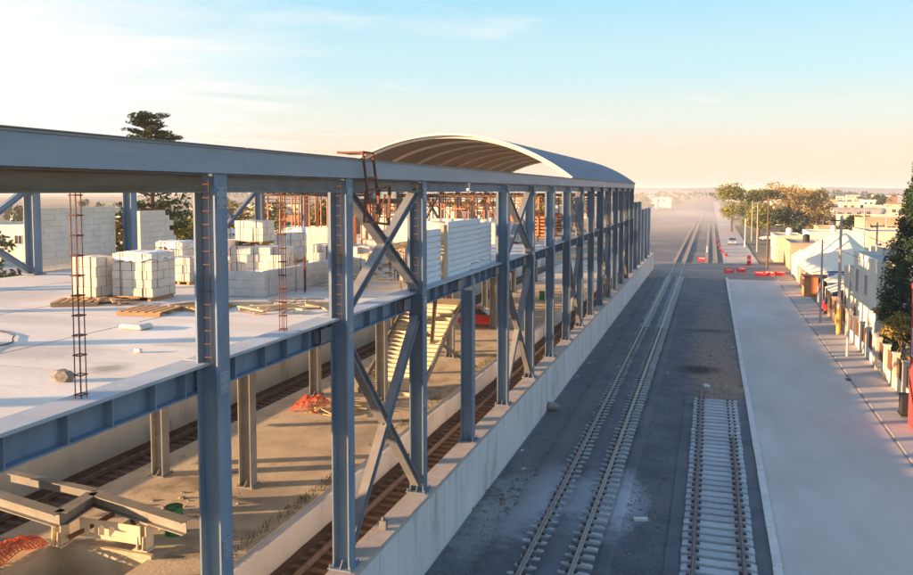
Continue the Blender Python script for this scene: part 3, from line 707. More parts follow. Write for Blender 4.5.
debris('stick_heap','pale sticks and offcuts lying beside the orange netting heap','lumber',(-17.3,35.2),40,1.3,M['woodpale'],z=P,h=.35)
debris('rubble_heap','low rubble and dirt strewn by the platform columns','rubble',(-16.6,22.6),40,1.8,M['stone'],'rock',z=P-.05,h=.06)
# weeds along platform edge
mb=MB()
for i in range(1600):
    y=random.uniform(14,60); x=-13.15+random.uniform(-.45,.05)
    if NZ.noise(V((x,y*.5,0)))<-.12: continue
    a=random.uniform(0,6.28); l=random.uniform(.05,.2); d=V((math.cos(a)*.06,math.sin(a)*.06,l)); p=V((x,y,P-.005)); s=V((-math.sin(a),math.cos(a),0))*.02
    mb.add([p-s,p+s,p+d],[(0,1,2)])
tag(struct(mb.build('weeds',M['weed']),'stuff'),'dry weeds growing along the platform edge','weeds')
# lit staircase
t=thing('concrete_stairs','wide sunlit stair flight climbing from the platform under the deck','stairs',(-16,38.6,P))
mb=MB()
for k in range(22): mb.box(-17.6,-14.4,38.7+k*.31,38.7+(k+1)*.31+.02,P+k*.175,P+(k+1)*.175-.03)
mb.build('treads',M['cream'],t)
mb=MB()
for k in range(22): mb.box(-17.62,-14.38,38.66+k*.31,38.70+k*.31,P+(k+1)*.175-.032,P+(k+1)*.175)
mb.build('nosing',M['white'],t)
mb=MB()
for x in (-17.7,-14.3): mb.bar((x,38.5,P+.1),(x,45.7,P+4.0),.1,.35)
mb.build('stringer',M['steel_d'],t)
mb=MB(); mb.box(-17.7,-14.3,45.56,48.2,P+3.70,P+3.9); mb.build('landing',M['plat'],t)
mb=MB(); mb.ib((-15,42.5,P+2.1),(-13.4,38.9,ZD-1),.2,.16,n=(1,0,0)); mb.ib((-13.4,46,P+.1),(-15.6,42.0,P+3),.18,.14,n=(1,0,0))
tag(mb.build('raking_props',M['steel_d'],origin=(-14,42,P)),'two raking steel props beside the stair flight','prop')
# car builder
def car(name,label,x,y,z,rz,paint,L=4.2,W=1.75,cat='car'):
    t=thing(name,label,cat,(x,y,z),None,rz)
    h=L/2
    prof=[(-h,.35),(-h+.02,.72),(-h+.75,.9),(-h+1.25,1.02),(h-1.35,.98),(h-.4,.85),(h,.68),(h,.32),(h-.4,.25),(-h+.3,.25)]
    mb=MB()
    n=len(prof); W2=W/2
    vs=[(u,s*(W2-(.06 if zz>.8 else 0)),zz) for s in (-1,1) for u,zz in prof]
    mb.add(vs,[(i,(i+1)%n,n+(i+1)%n,n+i) for i in range(n)]+[tuple(range(n-1,-1,-1)),tuple(range(n,2*n))])
    b=lpart('body',mb,M[paint],t)
    m_=b.modifiers.new('b','BEVEL'); m_.width=.05; m_.segments=2
    mb=MB(); cab=[(-h+.75,.9),(-h+1.1,1.42),(h-2.1,1.46),(h-1.35,.98)]
    vs=[(u,s*(W2-.09-(.14 if zz>1.2 else 0)),zz) for s in (-1,1) for u,zz in cab]
    mb.add(vs,[(i,(i+1)%4,4+(i+1)%4,4+i) for i in range(4)]+[(3,2,1,0),(4,5,6,7)])
    c=lpart('windows',mb,M['glass'],t)
    mb=MB(); mb.box(-h+1.08,h-2.08,-W2+.21,W2-.21,1.44,1.49); lpart('roof',mb,M[paint],t)
    for u in (-h+.8,h-.85):
        for s in (-1,1):
            mb=MB(); mb.tube((u,s*(W2-.2),.31),(u,s*(W2+.01),.31),.31,k=18); w_=lpart('wheel',mb,M['black'],t)
            mb=MB(); mb.tube((u,s*(W2+.005),.31),(u,s*(W2+.02),.31),.18,k=12); lpart('rim',mb,M['pole_w'],w_)
    for s in (-1,1):
        mb=MB(); mb.box(h-.06,h+.01,s*(W2-.3)-.17,s*(W2-.3)+.17,.58,.74); lpart('headlight',mb,M['pole_w'],t)
    return t
car('parked_car','red car parked on the platform seen between the steel columns',-17.2,61,P,.15,'redpaint',3.8)
# ------------------------------------------------------------------ near ground clutter
mb=MB()
for i in range(15000):
    x=random.uniform(-8.1,2.0);y=22+(random.random()**1.6)*60
    if -1<x<1.8 and y<46.5: continue
    mb.rock((x,y,.02+random.uniform(0,.03)),random.uniform(.012,.032)*(1 if random.random()>.03 else 2.4))
tag(struct(mb.build('ballast_stones',M['bstone']),'stuff'),'loose ballast stones scattered beside the tracks','gravel')
for (x,y,r,l) in ((-7.95,41.9,.42,'rounded grey boulder against the retaining wall'),):
    mb=MB(); mb.rock((0,0,r*.5),r); o=mb.build('boulder',M['stone'],smooth=True); o.location=(x,y,0); tag(o,l,'boulder')
debris('rubble_heap','rubble lying against the foot of the retaining wall','rubble',(-7.6,29),70,1.6,M['stone'],'rock',z=-.03,h=.08)
mb=MB(); mb.box(-.25,.25,-.1,.1,0,.09,.3); o=mb.build('concrete_offcut',M['kerb']); o.location=(-2.2,28.6,0); tag(o,'small pale concrete offcut right of the powder spill','offcut')
mb=MB(); n=26; vs=[]
for j in range(n+1):
    for i in range(n+1):
        u=i/n*2-1;v=j/n*2-1; q=max(0,1-u*u-v*v)
        vs.append((u*1.5,v*1.1,-.03+.34*q**.7*(.45+abs(NZ.noise(V((u*3.1,v*3.1,4))))*1.3+.35*NZ.noise(V((u*9,v*9,1)))*q)))
mb.add(vs,[(j*(n+1)+i,j*(n+1)+i+1,(j+1)*(n+1)+i+1,(j+1)*(n+1)+i) for j in range(n) for i in range(n)])
o=mb.build('soil_heap',M['soil'],smooth=False); o.location=(.75,49.2,0); tag(o,'dug reddish soil heap past the end of the new track panel','dirt')
mb=MB(); mb.rock((0,0,.2),.34); o=mb.build('concrete_lump',M['kerb']); o.location=(-.15,49.3,-.12); tag(o,'pale lump at the end of the rail','concrete lump')
for i in range(14):
    x=random.choice((random.uniform(-8,-6.6),random.uniform(-3,-1.5),random.uniform(1.5,2))); y=random.uniform(26,75)
    mb=MB(); mb.box(-.12,.12,-.05,.05,0,.03,random.uniform(0,3)); o=mb.build('scrap',M['powder']); o.location=(x,y,.03); tag(o,'pale scrap of litter lying on the ballast','litter','litter on the ballast')
mb=MB(); mb.box(8.2,8.5-.02,53.9,54.6,.016,.03); tag(mb.build('drain_grate',M['black'],origin=(8.35,54.2,.016)),'dark drain grate in the road by the pavement kerb','drain')
mb=MB(); mb.box(-8.62,-8.42,20.0,20.14,2.362,2.62); mb.tube((-8.52,20.07,2.6),(-8.52,20.07,2.72),.05,k=8); tag(mb.build('steel_stub',M['steel_d'],origin=(-8.5,20.07,2.36)),'short steel stub on the wall coping','steel stub')
# ------------------------------------------------------------------ vegetation
def leaves(mb,c,rad,n,size,seed=0,shape=None):
    rnd=random.Random(seed); c=V(c); rad=V(rad); k=0
    while k<n:
        d=V((rnd.gauss(0,1),rnd.gauss(0,1),rnd.gauss(0,1))).normalized(); r=rnd.random()**.42
        p=V((d.x*rad.x,d.y*rad.y,d.z*rad.z))*r
        if NZ.noise((p+c)*(1.6/max(rad)*1.6))<-.12 : 
            k+=.25; continue
        p=c+p; s=size*rnd.uniform(.5,1.25)
        a=V((rnd.uniform(-1,1),rnd.uniform(-1,1),rnd.uniform(-.7,.7))).normalized(); b=a.cross(V((rnd.uniform(-1,1),rnd.uniform(-1,1),rnd.uniform(-1,1)))).normalized()
        mb.add([p-a*s,p+b*s*.45,p+a*s,p-b*s*.45],[(0,1,2,3)]); k+=1
def tree(name,label,x,y,h,r,lm,n=2600,size=.3,trunk=.25,seed=1,group=None,lobes=9,z0=.3,zz=0):
    t=thing(name,label,'tree',(x,y,zz),group); rnd=random.Random(seed)
    mb=MB(); mb.tube((0,0,-.1),(0.1,0,h*.45),trunk,trunk*.6,8)
    crown=[]
    for i in range(lobes):
        a=6.283*i/lobes+rnd.random(); q=rnd.uniform(.25,.72)*r; z=h*rnd.uniform(z0+.12,.86)
        if i==0: q=0;z=h*.8
        p=V((math.cos(a)*q,math.sin(a)*q,z)); crown.append(p); mb.tube((0.05,0,h*rnd.uniform(.25,.42)),p,trunk*.35,trunk*.1,6)
    lpart('trunk',mb,M['bark'],t)
    mb=MB()
    for i,p in enumerate(crown):
        rr=r*rnd.uniform(.38,.58); leaves(mb,p,(rr,rr,rr*rnd.uniform(.6,.85)),n//lobes,size,seed*31+i)
    lpart('crown',mb,M[lm],t); return t
# tall layered araucaria on the left
def araucaria(x,y,h):
    t=thing('tall_conifer','tall flat topped conifer rising above the top beam','tree',(x,y,0)); rnd=random.Random(5)
    mb=MB(); mb.tube((0,0,-.1),(.2,0,h),.35,.08,8); lf=MB()
    z=h*.35
    while z<h:
        u=(z-h*.35)/(h*.65); L=2.9*(1-.35*u) if u<.93 else 1.2
        for k in range(6):
            a=rnd.random()*6.283; l=L*rnd.uniform(.6,1.1); p=V((math.cos(a)*l,math.sin(a)*l,z+rnd.uniform(.1,.5)))
            mb.tube((.1,0,z-.2),p,.07,.02,5)
            for q in (.45,.7,.95): leaves(lf,p*q+V((0,0,(z)*(1-q)+.1)),(.6,.6,.16),110,.10,rnd.randint(0,9999))
        z+=rnd.uniform(.65,1.15) if u<.75 else .5
    lpart('trunk',mb,M['bark'],t); lpart('crown',lf,M['l_dark'],t)
araucaria(-40,50.2,17.1)
tree('leafy_tree','dark green tree behind the deck left of the first full column',-48.8,63.2,12.8,4.6,'l_dark',6000,.26,seed=2,z0=.1)
tree('leafy_tree','dark tree beside the tall conifer, partly hidden by the far post',-44.5,55.2,12.0,3.4,'l_dark',4200,.24,seed=12,z0=.1)
tree('leafy_tree','bright yellow green bush beyond the deck edge',-39.0,52.5,10.2,2.4,'l_yel',3600,.2,seed=3,z0=.0)
tree('leafy_tree','golden shrub between white wall and far post',-42.1,48.2,11.0,1.9,'l_gold',2800,.2,seed=4,z0=0)
tree('leafy_tree','green hedge tree at the far left edge of the view',-52,47,9.2,3.6,'l_mid',4200,.26,seed=6,z0=0)
tree('leafy_tree','pale green bush left of the hedge tree',-58,50,7.5,3.6,'l_yel',3000,.26,seed=16,z0=0)
tree('leafy_tree','brownish tree behind the first far cross brace',-51,78,11.4,4,'l_gold',3600,.26,seed=7)
tree('leafy_tree','hazy green tree seen through the first brace window',-56,92,10.6,4.6,'l_mid',3000,.3,seed=8)
tree('leafy_tree','hazy tree beyond the orange shoring props',-54,108,11.5,5,'l_mid',3000,.35,seed=9)
# right hand trees
tree('leafy_tree','tall pale green tree left of the far tree group',5.6,243,14,6.0,'l_yel',6500,.3,.4,seed=21,lobes=8,z0=.3)
tree('leafy_tree','rounded green tree behind the yellowish one',13.4,262,13,4.6,'l_mid',5500,.3,.3,seed=22)
tree('leafy_tree','yellow green tree in the middle of the far group',12.2,228,9,5.0,'l_yel',6500,.28,.3,seed=23,z0=.0)
tree('leafy_tree','golden brown tree behind the dark wooden pole',22,262,14,6.4,'l_gold',8000,.3,.35,seed=24)
tree('leafy_tree','big orange brown tree right of the far group',30,255,13.5,7.6,'l_gold',10000,.3,.4,seed=25,z0=.05)
tree('leafy_tree','low dark green tree in front of the golden ones',19,222,7,5.5,'l_dark',2600,.5,.3,seed=26,z0=-.05)
tree('leafy_tree','small orange tree beside the big golden one',36,228,5.5,3.5,'l_gold',1400,.45,.25,seed=27,z0=0)
tree('leafy_tree','round dark shrub tree behind the white tent',29,188,6.8,4.6,'l_dark',4200,.36,.3,seed=28,z0=-.15)
tree('leafy_tree','dark shrub next to the round one, slightly lower',35,190,5.5,3.6,'l_dark',2600,.36,.3,seed=29,z0=-.1)
# conifer near the right edge
def cypress(x,y,h,r):
    t=thing('cypress','tall dark conifer at the right edge beside the red wall','tree',(x,y,.09)); rnd=random.Random(3)
    mb=MB(); mb.tube((0,0,-.1),(0,0,h*.9),.2,.04,8); lpart('trunk',mb,M['bark'],t)
    mb=MB(); z=1.2
    while z<h:
        u=(z-1.2)/(h-1.2); L=r*min(1,.75+u)*(1 if u<.35 else max(.08,(1-u)/.65)**.75)
        for k in range(12):
            a=rnd.random()*6.283; l=L*rnd.uniform(.45,.95); leaves(mb,(math.cos(a)*l,math.sin(a)*l,z+rnd.uniform(-.2,.3)),(.55,.55,.7),150,.11,rnd.randint(0,99999))
        z+=.42
    lpart('crown',mb,M['l_con'],t)
cypress(13.4,59.4,13.2,2.7)
tree('golden_bush','golden leafed bush behind the fence under the conifer',11.75,57.2,4.4,1.25,'l_gold',2600,.13,.1,seed=41,z0=-.05,zz=.09)
tree('golden_bush','smaller golden bush beside the white house',11.8,61.3,4.6,1.1,'l_gold',1600,.12,.08,seed=42,z0=.1,zz=.09)
# ------------------------------------------------------------------ right side: houses
def window(par,axis,c,a0,a1,z0,z1,out):
    """window on a wall plane: axis 'x' means wall at x=c seen from -x; out = direction sign"""
    fr_=MB(); g=MB(); e=.05
    def bx(m_,p0,p1,q0,q1,d0,d1):
        if axis=='x': m_.box(min(c+out*d0,c+out*d1),max(c+out*d0,c+out*d1),p0,p1,q0,q1)
        else: m_.box(p0,p1,min(c+out*d0,c+out*d1),max(c+out*d0,c+out*d1),q0,q1)
    bx(fr_,a0,a1,z0,z0+e,.0,.05);bx(fr_,a0,a1,z1-e,z1,.0,.05);bx(fr_,a0,a0+e,z0+e,z1-e,.0,.05);bx(fr_,a1-e,a1,z0+e,z1-e,.0,.05);bx(fr_,(a0+a1)/2-.02,(a0+a1)/2+.02,z0+e,z1-e,.0,.05)
    bx(g,a0+e,a1-e,z0+e,z1-e,.004,.016)
    f=fr_.build('window',M['pole_w'],par); g.build('pane',M['glass'],f)
def house(name,label,x0,x1,y0,y1,h,wall,roofm='greyr',group=None,win=(),wn=(),par=.35,cat='house',extra=True):
    t=thing(name,label,cat,((x0+x1)/2,(y0+y1)/2,0),group)
    mb=MB(); mb.box(x0,x1,y0,y1,-.05,h); mb.build('wall',M[wall],t)
    mb=MB(); mb.box(x0+.2,x1-.2,y0+.2,y1-.2,h+.002,h+.05)
    r=mb.build('roof',M[roofm],t)
    if par:
        mb=MB(); q=.15
        mb.box(x0-.03,x1+.03,y0-.03,y0+q,h+.003,h+par);mb.box(x0-.03,x1+.03,y1-q,y1+.03,h+.003,h+par);mb.box(x0-.03,x0+q,y0+q,y1-q,h+.003,h+par);mb.box(x1-q,x1+.03,y0+q,y1-q,h+.003,h+par); mb.build('parapet',M[wall],r)
    for (a0,a1,z0,z1) in win: window(t,'x',x0,a0,a1,z0,z1,-1)
    for (a0,a1,z0,z1) in wn: window(t,'y',y0,a0,a1,z0,z1,-1)
    if y1-y0>3.5 and y0>50:
        dm=MB(); dm.box(x0-.03,x0-.004,y1-1.6,y1-.7,.0,2.1); dm.build('door',M['rust'] if len(win)%2 else M['blue'],t)
    if extra and (x1-x0)>4:
        mb=MB(); xx=x0+(x1-x0)*.6; yy=y0+(y1-y0)*.55
        mb.tube((xx,yy,h+.06),(xx,yy,h+1.1),.5,.5,12); mb.tube((xx,yy,h+1.1),(xx,yy,h+1.3),.5,.2,12); mb.build('water_tank',M['black'] if random.random()<.5 else M['pole_w'],t)
    return t
hw=house('white_house','two storey cream white house behind the fence beside the conifer',11.6,16.5,64.5,74.5,6.3,'white',win=((68.0,69.2,3.6,5.3),(71.8,73.2,3.4,5.4),(66,67,.6,2.2)),wn=((13,14.4,3.6,5.0),),par=.4)
mb=MB(); mb.box(11.3,11.6-.002,64.5,74.5,3.0,3.12); mb.box(11.2,16.6,64.4-.12,64.4+.05,3.05,3.17); mb.build('floor_band',M['cream'],hw)
hg=house('grey_roof_building','low wide building with grey blue flat roof behind white house',15.6,30,78,93,3.3,'greyr','greyr',par=.2,win=((79,80.5,1.2,2.8),(83,84.5,1.2,2.8),(87,88.5,1.2,2.8)))
house('red_house','bright red rendered wall at the right edge of the view',9.62,14,42.7,44.6,6.9,'redwall','greyr',par=.3,win=((43.1,44.1,3.6,5.0),),wn=((10.6,11.8,3.6,5.0),),extra=False)
mb=MB(); mb.box(-.35,.35,-.5,.5,.0,.06); mb.box(-.3,.3,-.42,.42,.07,.95,.0); mb.box(-.34,.34,-.46,.46,.96,1.05); t=thing('waste_bin','dark waste bin beside the red wall at pavement edge','bin',(9.9,46.2,.13))
lpart('bin_body',mb,M['black'],t)
house('blue_front_shop','dark blue fronted low shop beyond the yellow based pole',12.4,15.0,93.5,96.6,2.7,'blue','greyr',par=.2,extra=False,win=((94.2,95,.6,2.2),))
house('tan_street_house','tan sunlit low house by the road beyond the tent',11.4,16,128,140,3.8,'tan','greyr',win=((130,131.5,1.2,2.4),),par=.25)
house('crossing_house','cream house at the crossing with a dark doorway',10.2,14.5,142,152,4.2,'cream','greyr',win=((144,145.4,.2,2.2),),par=.25)
# white tent
t=thing('marquee_tent','large pale canvas marquee tent beside the pavement','tent',(14.5,108,.09))
xs=[10.9,13.4,15.2,18.6]; zs_=[3.0,4.9,6.5,3.6]
mb=MB(); n=22; vs=[]
yl0,yl1=97.5,121
for j in range(n+1):
    v=j/n; y=yl0+(yl1-yl0)*v
    for i in range(25):
        u=i/24; x=10.9+9.3*u
        ridge=3.1+ (3.5-1.5*v)*(1-abs(u-.55)/.55)**.9 if u<.55 else 3.1+(3.5-1.5*v)*(1-(u-.55)/.45)**.9
        hip=min(1,.02+v/.5); ridge=2.4+(ridge-3.1)*hip*(1.25+.55*v)
        scal=.2*math.sin(v*math.pi*4)**2
        vs.append((x,y,ridge-scal*(1-abs(2*u-1))+.12*NZ.noise(V((x*.7,y*.5,0)))))
mb.add(vs,[(j*25+i,j*25+i+1,(j+1)*25+i+1,(j+1)*25+i) for j in range(n) for i in range(24)])
o=mb.build('canvas',M['tent'],t,smooth=True); sm=o.modifiers.new('s','SOLIDIFY'); sm.thickness=.03
for y in (97.6,103.4,109.2,115,120.9):
    for x in (11,20.1):
        mb=MB(); mb.tube((x,y,.09),(x,y,2.6),.07,k=8); mb.build('pole',M['pole_w'],t)
mb=MB(); mb.box(10.93,10.97,104,120.8,.3,2.5); mb.build('side_cloth',M['tent'],t)
for i,(x,y,w_,d_,h_,mm,l) in enumerate(((12.2,122.5,2.2,2.4,3.0,'white','small white canopy left of the big tent at the far end'),(12.6,89.5,2.6,3,2.9,'white','white flat canopy behind the red disc board'),(13.6,73.5,2.2,3,2.6,'tan','tan canopy at the far corner of the white house'))):
    t=thing('market_canopy',l,'canopy',(x+1,y,.09),'small canopies by the pavement')
    mb=MB(); mb.add([(x-w_/2,y-d_/2,h_-.4),(x+w_/2,y-d_/2,h_-.4),(x+w_/2,y+d_/2,h_-.4),(x-w_/2,y+d_/2,h_-.4),(x,y,h_+.5)],[(0,1,4),(1,2,4),(2,3,4),(3,0,4)]); mb.build('cloth',M['tent'],t)
    for sx in (-1,1):
        for sy in (-1,1): mb=MB(); mb.tube((x+sx*w_*.49,y+sy*d_*.49,.09),(x+sx*w_*.49,y+sy*d_*.49,h_-.4),.03,k=6); mb.build('pole',M['pole_w'],t)
house('cream_shed','narrow cream two storey shed between white house and car',11.9,15.2,75.6,81.5,4.6,'cream','greyr',win=((77,78,2.9,3.9),),wn=((12.8,13.8,2.9,3.9),),par=.3,extra=False)
house('flat_annex','pale low annex wedged before the grey roofed building',12.8,15.4,82.5,88,3.0,'white','greyr',win=((84,85.2,1,2.1),),par=.2,extra=False)
house('yard_house','tan house set back behind the white house',17.5,25,63,75,4.6,'tan','greyr',par=.4,wn=((19,20.2,2.2,3.4),(22,23.2,2.2,3.4)))
house('yard_house','cream house behind the conifer in the back yard',19,28,49,60,3.6,'cream','greyr',par=.4)
house('back_house','white block house right behind the tent',21.5,30,96,110,4.2,'white','greyr',par=.4,win=((99,100.2,2,3.2),),wn=((23,24.2,2,3.2),(26,27.2,2,3.2)))
house('back_house','cream block house behind the far end of the tent',21.5,31,113,126,3.6,'cream','greyr',par=.4,wn=((23,24.2,1.6,2.8),(27,28.2,1.6,2.8)))
for i,(y0,y1,l) in enumerate(((82.2,86.8,'pale sloping awning beside the dark red car'),(98,104,'pale sloping awning under the tent edge by the kiosk'))):
    t=thing('awning',l,'awning',(11.5,(y0+y1)/2,.1),'pale awnings along the pavement')
    mb=MB(); mb.add([(10.95,y0,2.2),(12.7,y0,2.75),(12.7,y1,2.75),(10.95,y1,2.2),(10.95,y0,2.17),(12.7,y0,2.72),(12.7,y1,2.72),(10.95,y1,2.17)],[(0,1,2,3),(7,6,5,4),(0,4,5,1),(1,5,6,2),(2,6,7,3),(3,7,4,0)]); mb.build('cloth',M['tent'],t)
    for y in (y0+.1,y1-.1): mb=MB(); mb.tube((11.0,y,.1),(11.0,y,2.17),.03,k=6); mb.build('pole',M['pole_w'],t)
# orange kiosk, stop board, fence etc.
def kiosk(x,y):
    t=thing('kiosk','small orange brown kiosk at the pavement between fence and tent','kiosk',(x,y,.13))
    mb=MB(); mb.box(-.7,.7,-1.2,1.2,0,2.1); lpart('body',mb,M['orange'],t)
    mb=MB(); mb.box(-.85,.85,-1.35,1.35,2.102,2.22); lpart('roof',mb,M['rust'],t)
    mb=MB(); mb.box(-.72,-.702,-.8,.8,1.0,1.8); lpart('hatch',mb,M['black'],t)
kiosk(10.7,97)
t=thing('round_sign_board','white board with a red disc facing the street','sign',(10.7,88.5,.13))
mb=MB(); mb.prism([(-1.9,.2),(1.5,.2),(1.5,1.6),(-1.9,2.9)],-.04,.04,'X'); lpart('board',mb,M['white'],t)
mb=MB(); mb.tube((-.045,-.1,1.75),(-.075,-.1,1.75),.48,k=20); lpart('disc',mb,M['redpaint'],t)
mb=MB(); mb.tube((0,1.4,0),(0,1.4,1.7),.04,k=6); mb.tube((0,-1.7,0),(0,-1.7,2.8),.04,k=6); lpart('post',mb,M['pole_w'],t)
car('parked_car','dark red car parked off the pavement near the disc board',11.3,84,.13,math.pi/2,'redpaint',4.1)
# street fence with cream piers
def fence(y0,y1,x,label,m='cream',hp=2.0,step=2.6,hw_=.7,gate=False):
    t=thing('garden_fence',label,'fence',(x,(y0+y1)/2,.13))
    mb=MB(); mb.box(x-.08,x+.08,y0,y1,.08,.13+hw_); mb.build('low_wall',M[m],t)
    y=y0
    while y<=y1+.01:
        mb=MB(); mb.box(x-.17,x+.17,y-.17,y+.17,.09,.13+hp); mb.box(x-.21,x+.21,y-.21,y+.21,.131+hp,.22+hp); mb.build('pier',M[m],t); y+=step
    mb=MB(); y=y0+.3
    while y<y1:
        if abs(((y-y0)%step)-step/2)<step/2-.2: mb.box(x-.012,x+.012,y-.012,y+.012,.13+hw_,.13+hp-.15)
        y+=.16
    for z in (hw_+.15,hp-.25): mb.box(x-.014,x+.014,y0+.18,y1-.18,.13+z,.16+z)
    mb.build('railings',M['rust'],t)
fence(47.3,57.7,10.6,'cream pier fence in front of the golden bushes')
fence(59.2,69.6,10.7,'cream pier fence in front of the white house','white')
fence(71,81.4,10.75,'cream pier fence beyond the white house','tan')
blockwall('long tan boundary wall left of the tent along the pavement',10.72,10.9,100,111.8,2.0,'tan',z=.1,name='boundary_wall')
# poles and wires
def pole(name,label,x,y,h,r,m,top=True,base=None,arm=None,z=.13,cat='pole'):
    t=thing(name,label,cat,(x,y,z))
    mb=MB(); mb.tube((0,0,-.1),(0,0,h),r,r*.65,10); lpart('shaft',mb,M[m],t)
    if base: mb=MB(); mb.tube((0,0,0),(0,0,2.0),r*1.15,r*1.12,10); lpart('painted_base',mb,M[base],t)
    if top:
        mb=MB(); mb.bar((-.7,0,h-.4),(.7,0,h-.4),.09,.09)
        for q in (-.6,0,.6): mb.tube((q,0,h-.35),(q,0,h-.2),.04,k=6)
        lpart('crossarm',mb,M['pole_d'],t)
    if arm:
        mb=MB(); mb.tube((0,0,h-.1),(-1.2,0,h+.25),.035,k=6); mb.box(-1.6,-1.15,-.1,.1,h+.2,h+.3); lpart('lamp_arm',mb,M['pole_w'],t)
    return t
pole('utility_pole','slim grey concrete pole nearest the tent',9.45,77.2,7.3,.11,'pole_c',False)
pole('utility_pole','taller concrete pole with a yellow painted base',10.07,71.2,9.6,.15,'pole_c',True,'yellow')
pole('lamp_post','short white painted post in front of the white house',9.37,61.9,6.4,.08,'pole_w',False)
pole('utility_pole','dark wooden pole standing alone at the crossing corner',8.3,130.4,11.0,.17,'pole_d',True,None,None,-.01)
pole('utility_pole','pale post by the street beyond the crossing',-.6,160,1.2,.09,'pole_w',False,z=0)
pole('utility_pole','white post beside the silver car',6.9,178,6,.14,'pole_w',False,z=0)
for i,(x,y,h_,l) in enumerate(((16.5,92.5,8.5,'grey pole rising between tent and grey roofed building'),(22,133,9,'grey pole in front of the long cream building'),(30,160,9.5,'grey pole beyond the long cream building'),(46,190,10,'grey pole far right behind the dark shrub'),(8.6,165,9.5,'grey pole beside the side street past the crossing'),(9.2,200,9.5,'second grey pole along the side street past the crossing'),(-15,150,7,'grey pole left of the tracks past the crossing'),(-17,190,8,'farther grey pole left of the tracks past the crossing'))):
    pole('utility_pole',l,x,y,h_,.13,'pole_c',True,z=0)
def wire(a,b,sag,label):
    a=V(a);b=V(b); mb=MB(); n=16; pts=[a.lerp(b,i/n)-V((0,0,sag*4*(i/n)*(1-i/n))) for i in range(n+1)]
    for p,q in zip(pts,pts[1:]): mb.tube(p,q,.018,k=4,caps=False)
    tag(mb.build('overhead_wire',M['black'],origin=tuple((a+b)/2)),label,'wire')
wire((10.07,71.2,9.4),(8.3,130.4,10.6),.9,'overhead wire from the yellow based pole to the wooden pole')
wire((10.07,71.2,9.3),(9.9,30,9.3),.7,'overhead wire from yellow based pole toward the viewer')
wire((10.1,71.2,9.2),(13.5,98,5.4),.4,'overhead wire dropping from the pole to the tent side')
wire((8.3,130.4,10.6),(8.6,165,9.1),.6,'overhead wire from the wooden pole past the crossing')
wire((16.5,92.5,8.1),(22,133,8.6),.7,'overhead wire behind the tent')
wire((10.07,71.2,9.2),(16.5,92.5,8.1),.4,'overhead wire between the yellow based pole and the pole behind')
wire((9.45,77.2,7.3),(12.4,69,6.2),.2,'service wire from the slim pole to the white house')
# traffic barriers and cones
def barrier(label,x,y,rz,grp='red plastic barriers around the level crossing'):
    t=thing('traffic_barrier',label,'barrier',(x,y,0),grp,rz); t.scale=(.66,.66,.66)
    mb=MB(); mb.prism([(-.28,0),(.28,0),(.24,.2),(.1,.35),(.08,.95),(-.08,.95),(-.1,.35),(-.24,.2)],-1,1,'X'); lpart('body',mb,M['redplastic'],t)
    mb=MB(); mb.box(-.7,.7,-.115,-.085,.62,.8); lpart('stripe',mb,M['pole_w'],t); return t
for l,x,y,r in (('red barrier at the end of the road kerb',2.6,121,.2),('red barrier lying left near the second rail line',-1.3,140,0),('red barrier left of the group at the crossing corner',6.6,118,.3),('red barrier in the middle of the corner group',7.9,118.6,-.2),('red barrier nearest the boundary wall end',9.3,119,.1),
    ('red barrier close behind the kerb end one',4.3,122.6,-.1),('nearest red barrier of the row leading to the parked car',2.7,152,1.2),('second red barrier of the row leading to the parked car',2.2,160,1.4),('third red barrier of the row leading to the parked car',1.9,169,1.5),('fourth red barrier of the row leading to the parked car',1.7,180,1.5),('farthest red barrier left of the silver car',1.6,200,1.5)):
    barrier(l,x,y,r)
def cone(label,x,y,grp='orange cones at the crossing'):
    t=thing('traffic_drum','tall red traffic drum standing alone on the crossing','traffic drum',(x,y,0))
    mb=MB(); mb.tube((0,0,0),(0,0,.08),.42,.42,14); mb.tube((0,0,.08),(0,0,1.5),.36,.26,14); lpart('body',mb,M['redplastic'],t)
    mb=MB(); mb.tube((0,0,.7),(0,0,.9),.325,.315,14,False); lpart('band',mb,M['pole_w'],t)
cone('',5.9,135)
car('parked_car','silver car parked beyond the red barrier row',4.6,186,0,-math.pi/2,'silver',4.4)
car('parked_car','pale car far down the side street near the trees',13.5,205,0,-.3,'silver',4.3)
# far buildings
house('long_cream_building','long cream building with a row of small windows behind the tent',23,42,136,150,5.2,'cream','greyr',win=((138,139.2,2,3.2),(141,142.2,2,3.2)),wn=tuple((24+k*2.2,25+k*2.2,2.4,3.8) for k in range(8)),par=.4)
house('long_flat_building','long low white building with orange lower wall beyond the shrub',34,64,232,250,4.6,'cream','greyr',wn=tuple((36+k*3.4,37.6+k*3.4,1.2,2.6) for k in range(8)),par=.6)
house('white_warehouse','huge white warehouse above the far trees',30,104,880,930,16.5,'white','greyr',cat='warehouse',par=1.5,extra=False)
house('factory_block','tall yellow sunlit block among the far right houses',136,152,480,500,14,'cream','greyr',wn=((138,140,8,10),(143,145,8,10),(147,149,8,10)),par=1)
house('factory_block','orange brick block beside the yellow far block',153,166,470,490,12,'brick','greyr',wn=((155,157,7,9),(160,162,7,9)),par=.8)
house('factory_block','pale stepped block right of the orange brick block',172,190,490,505,13.5,'cream','greyr',wn=((175,177,8,10),(182,184,8,10)),par=1)
cols=[('cream','pale cream'),('white','white'),('tan','tan'),('brick','brick red'),('greyr','grey')]
rn=random.Random(11); used=[]
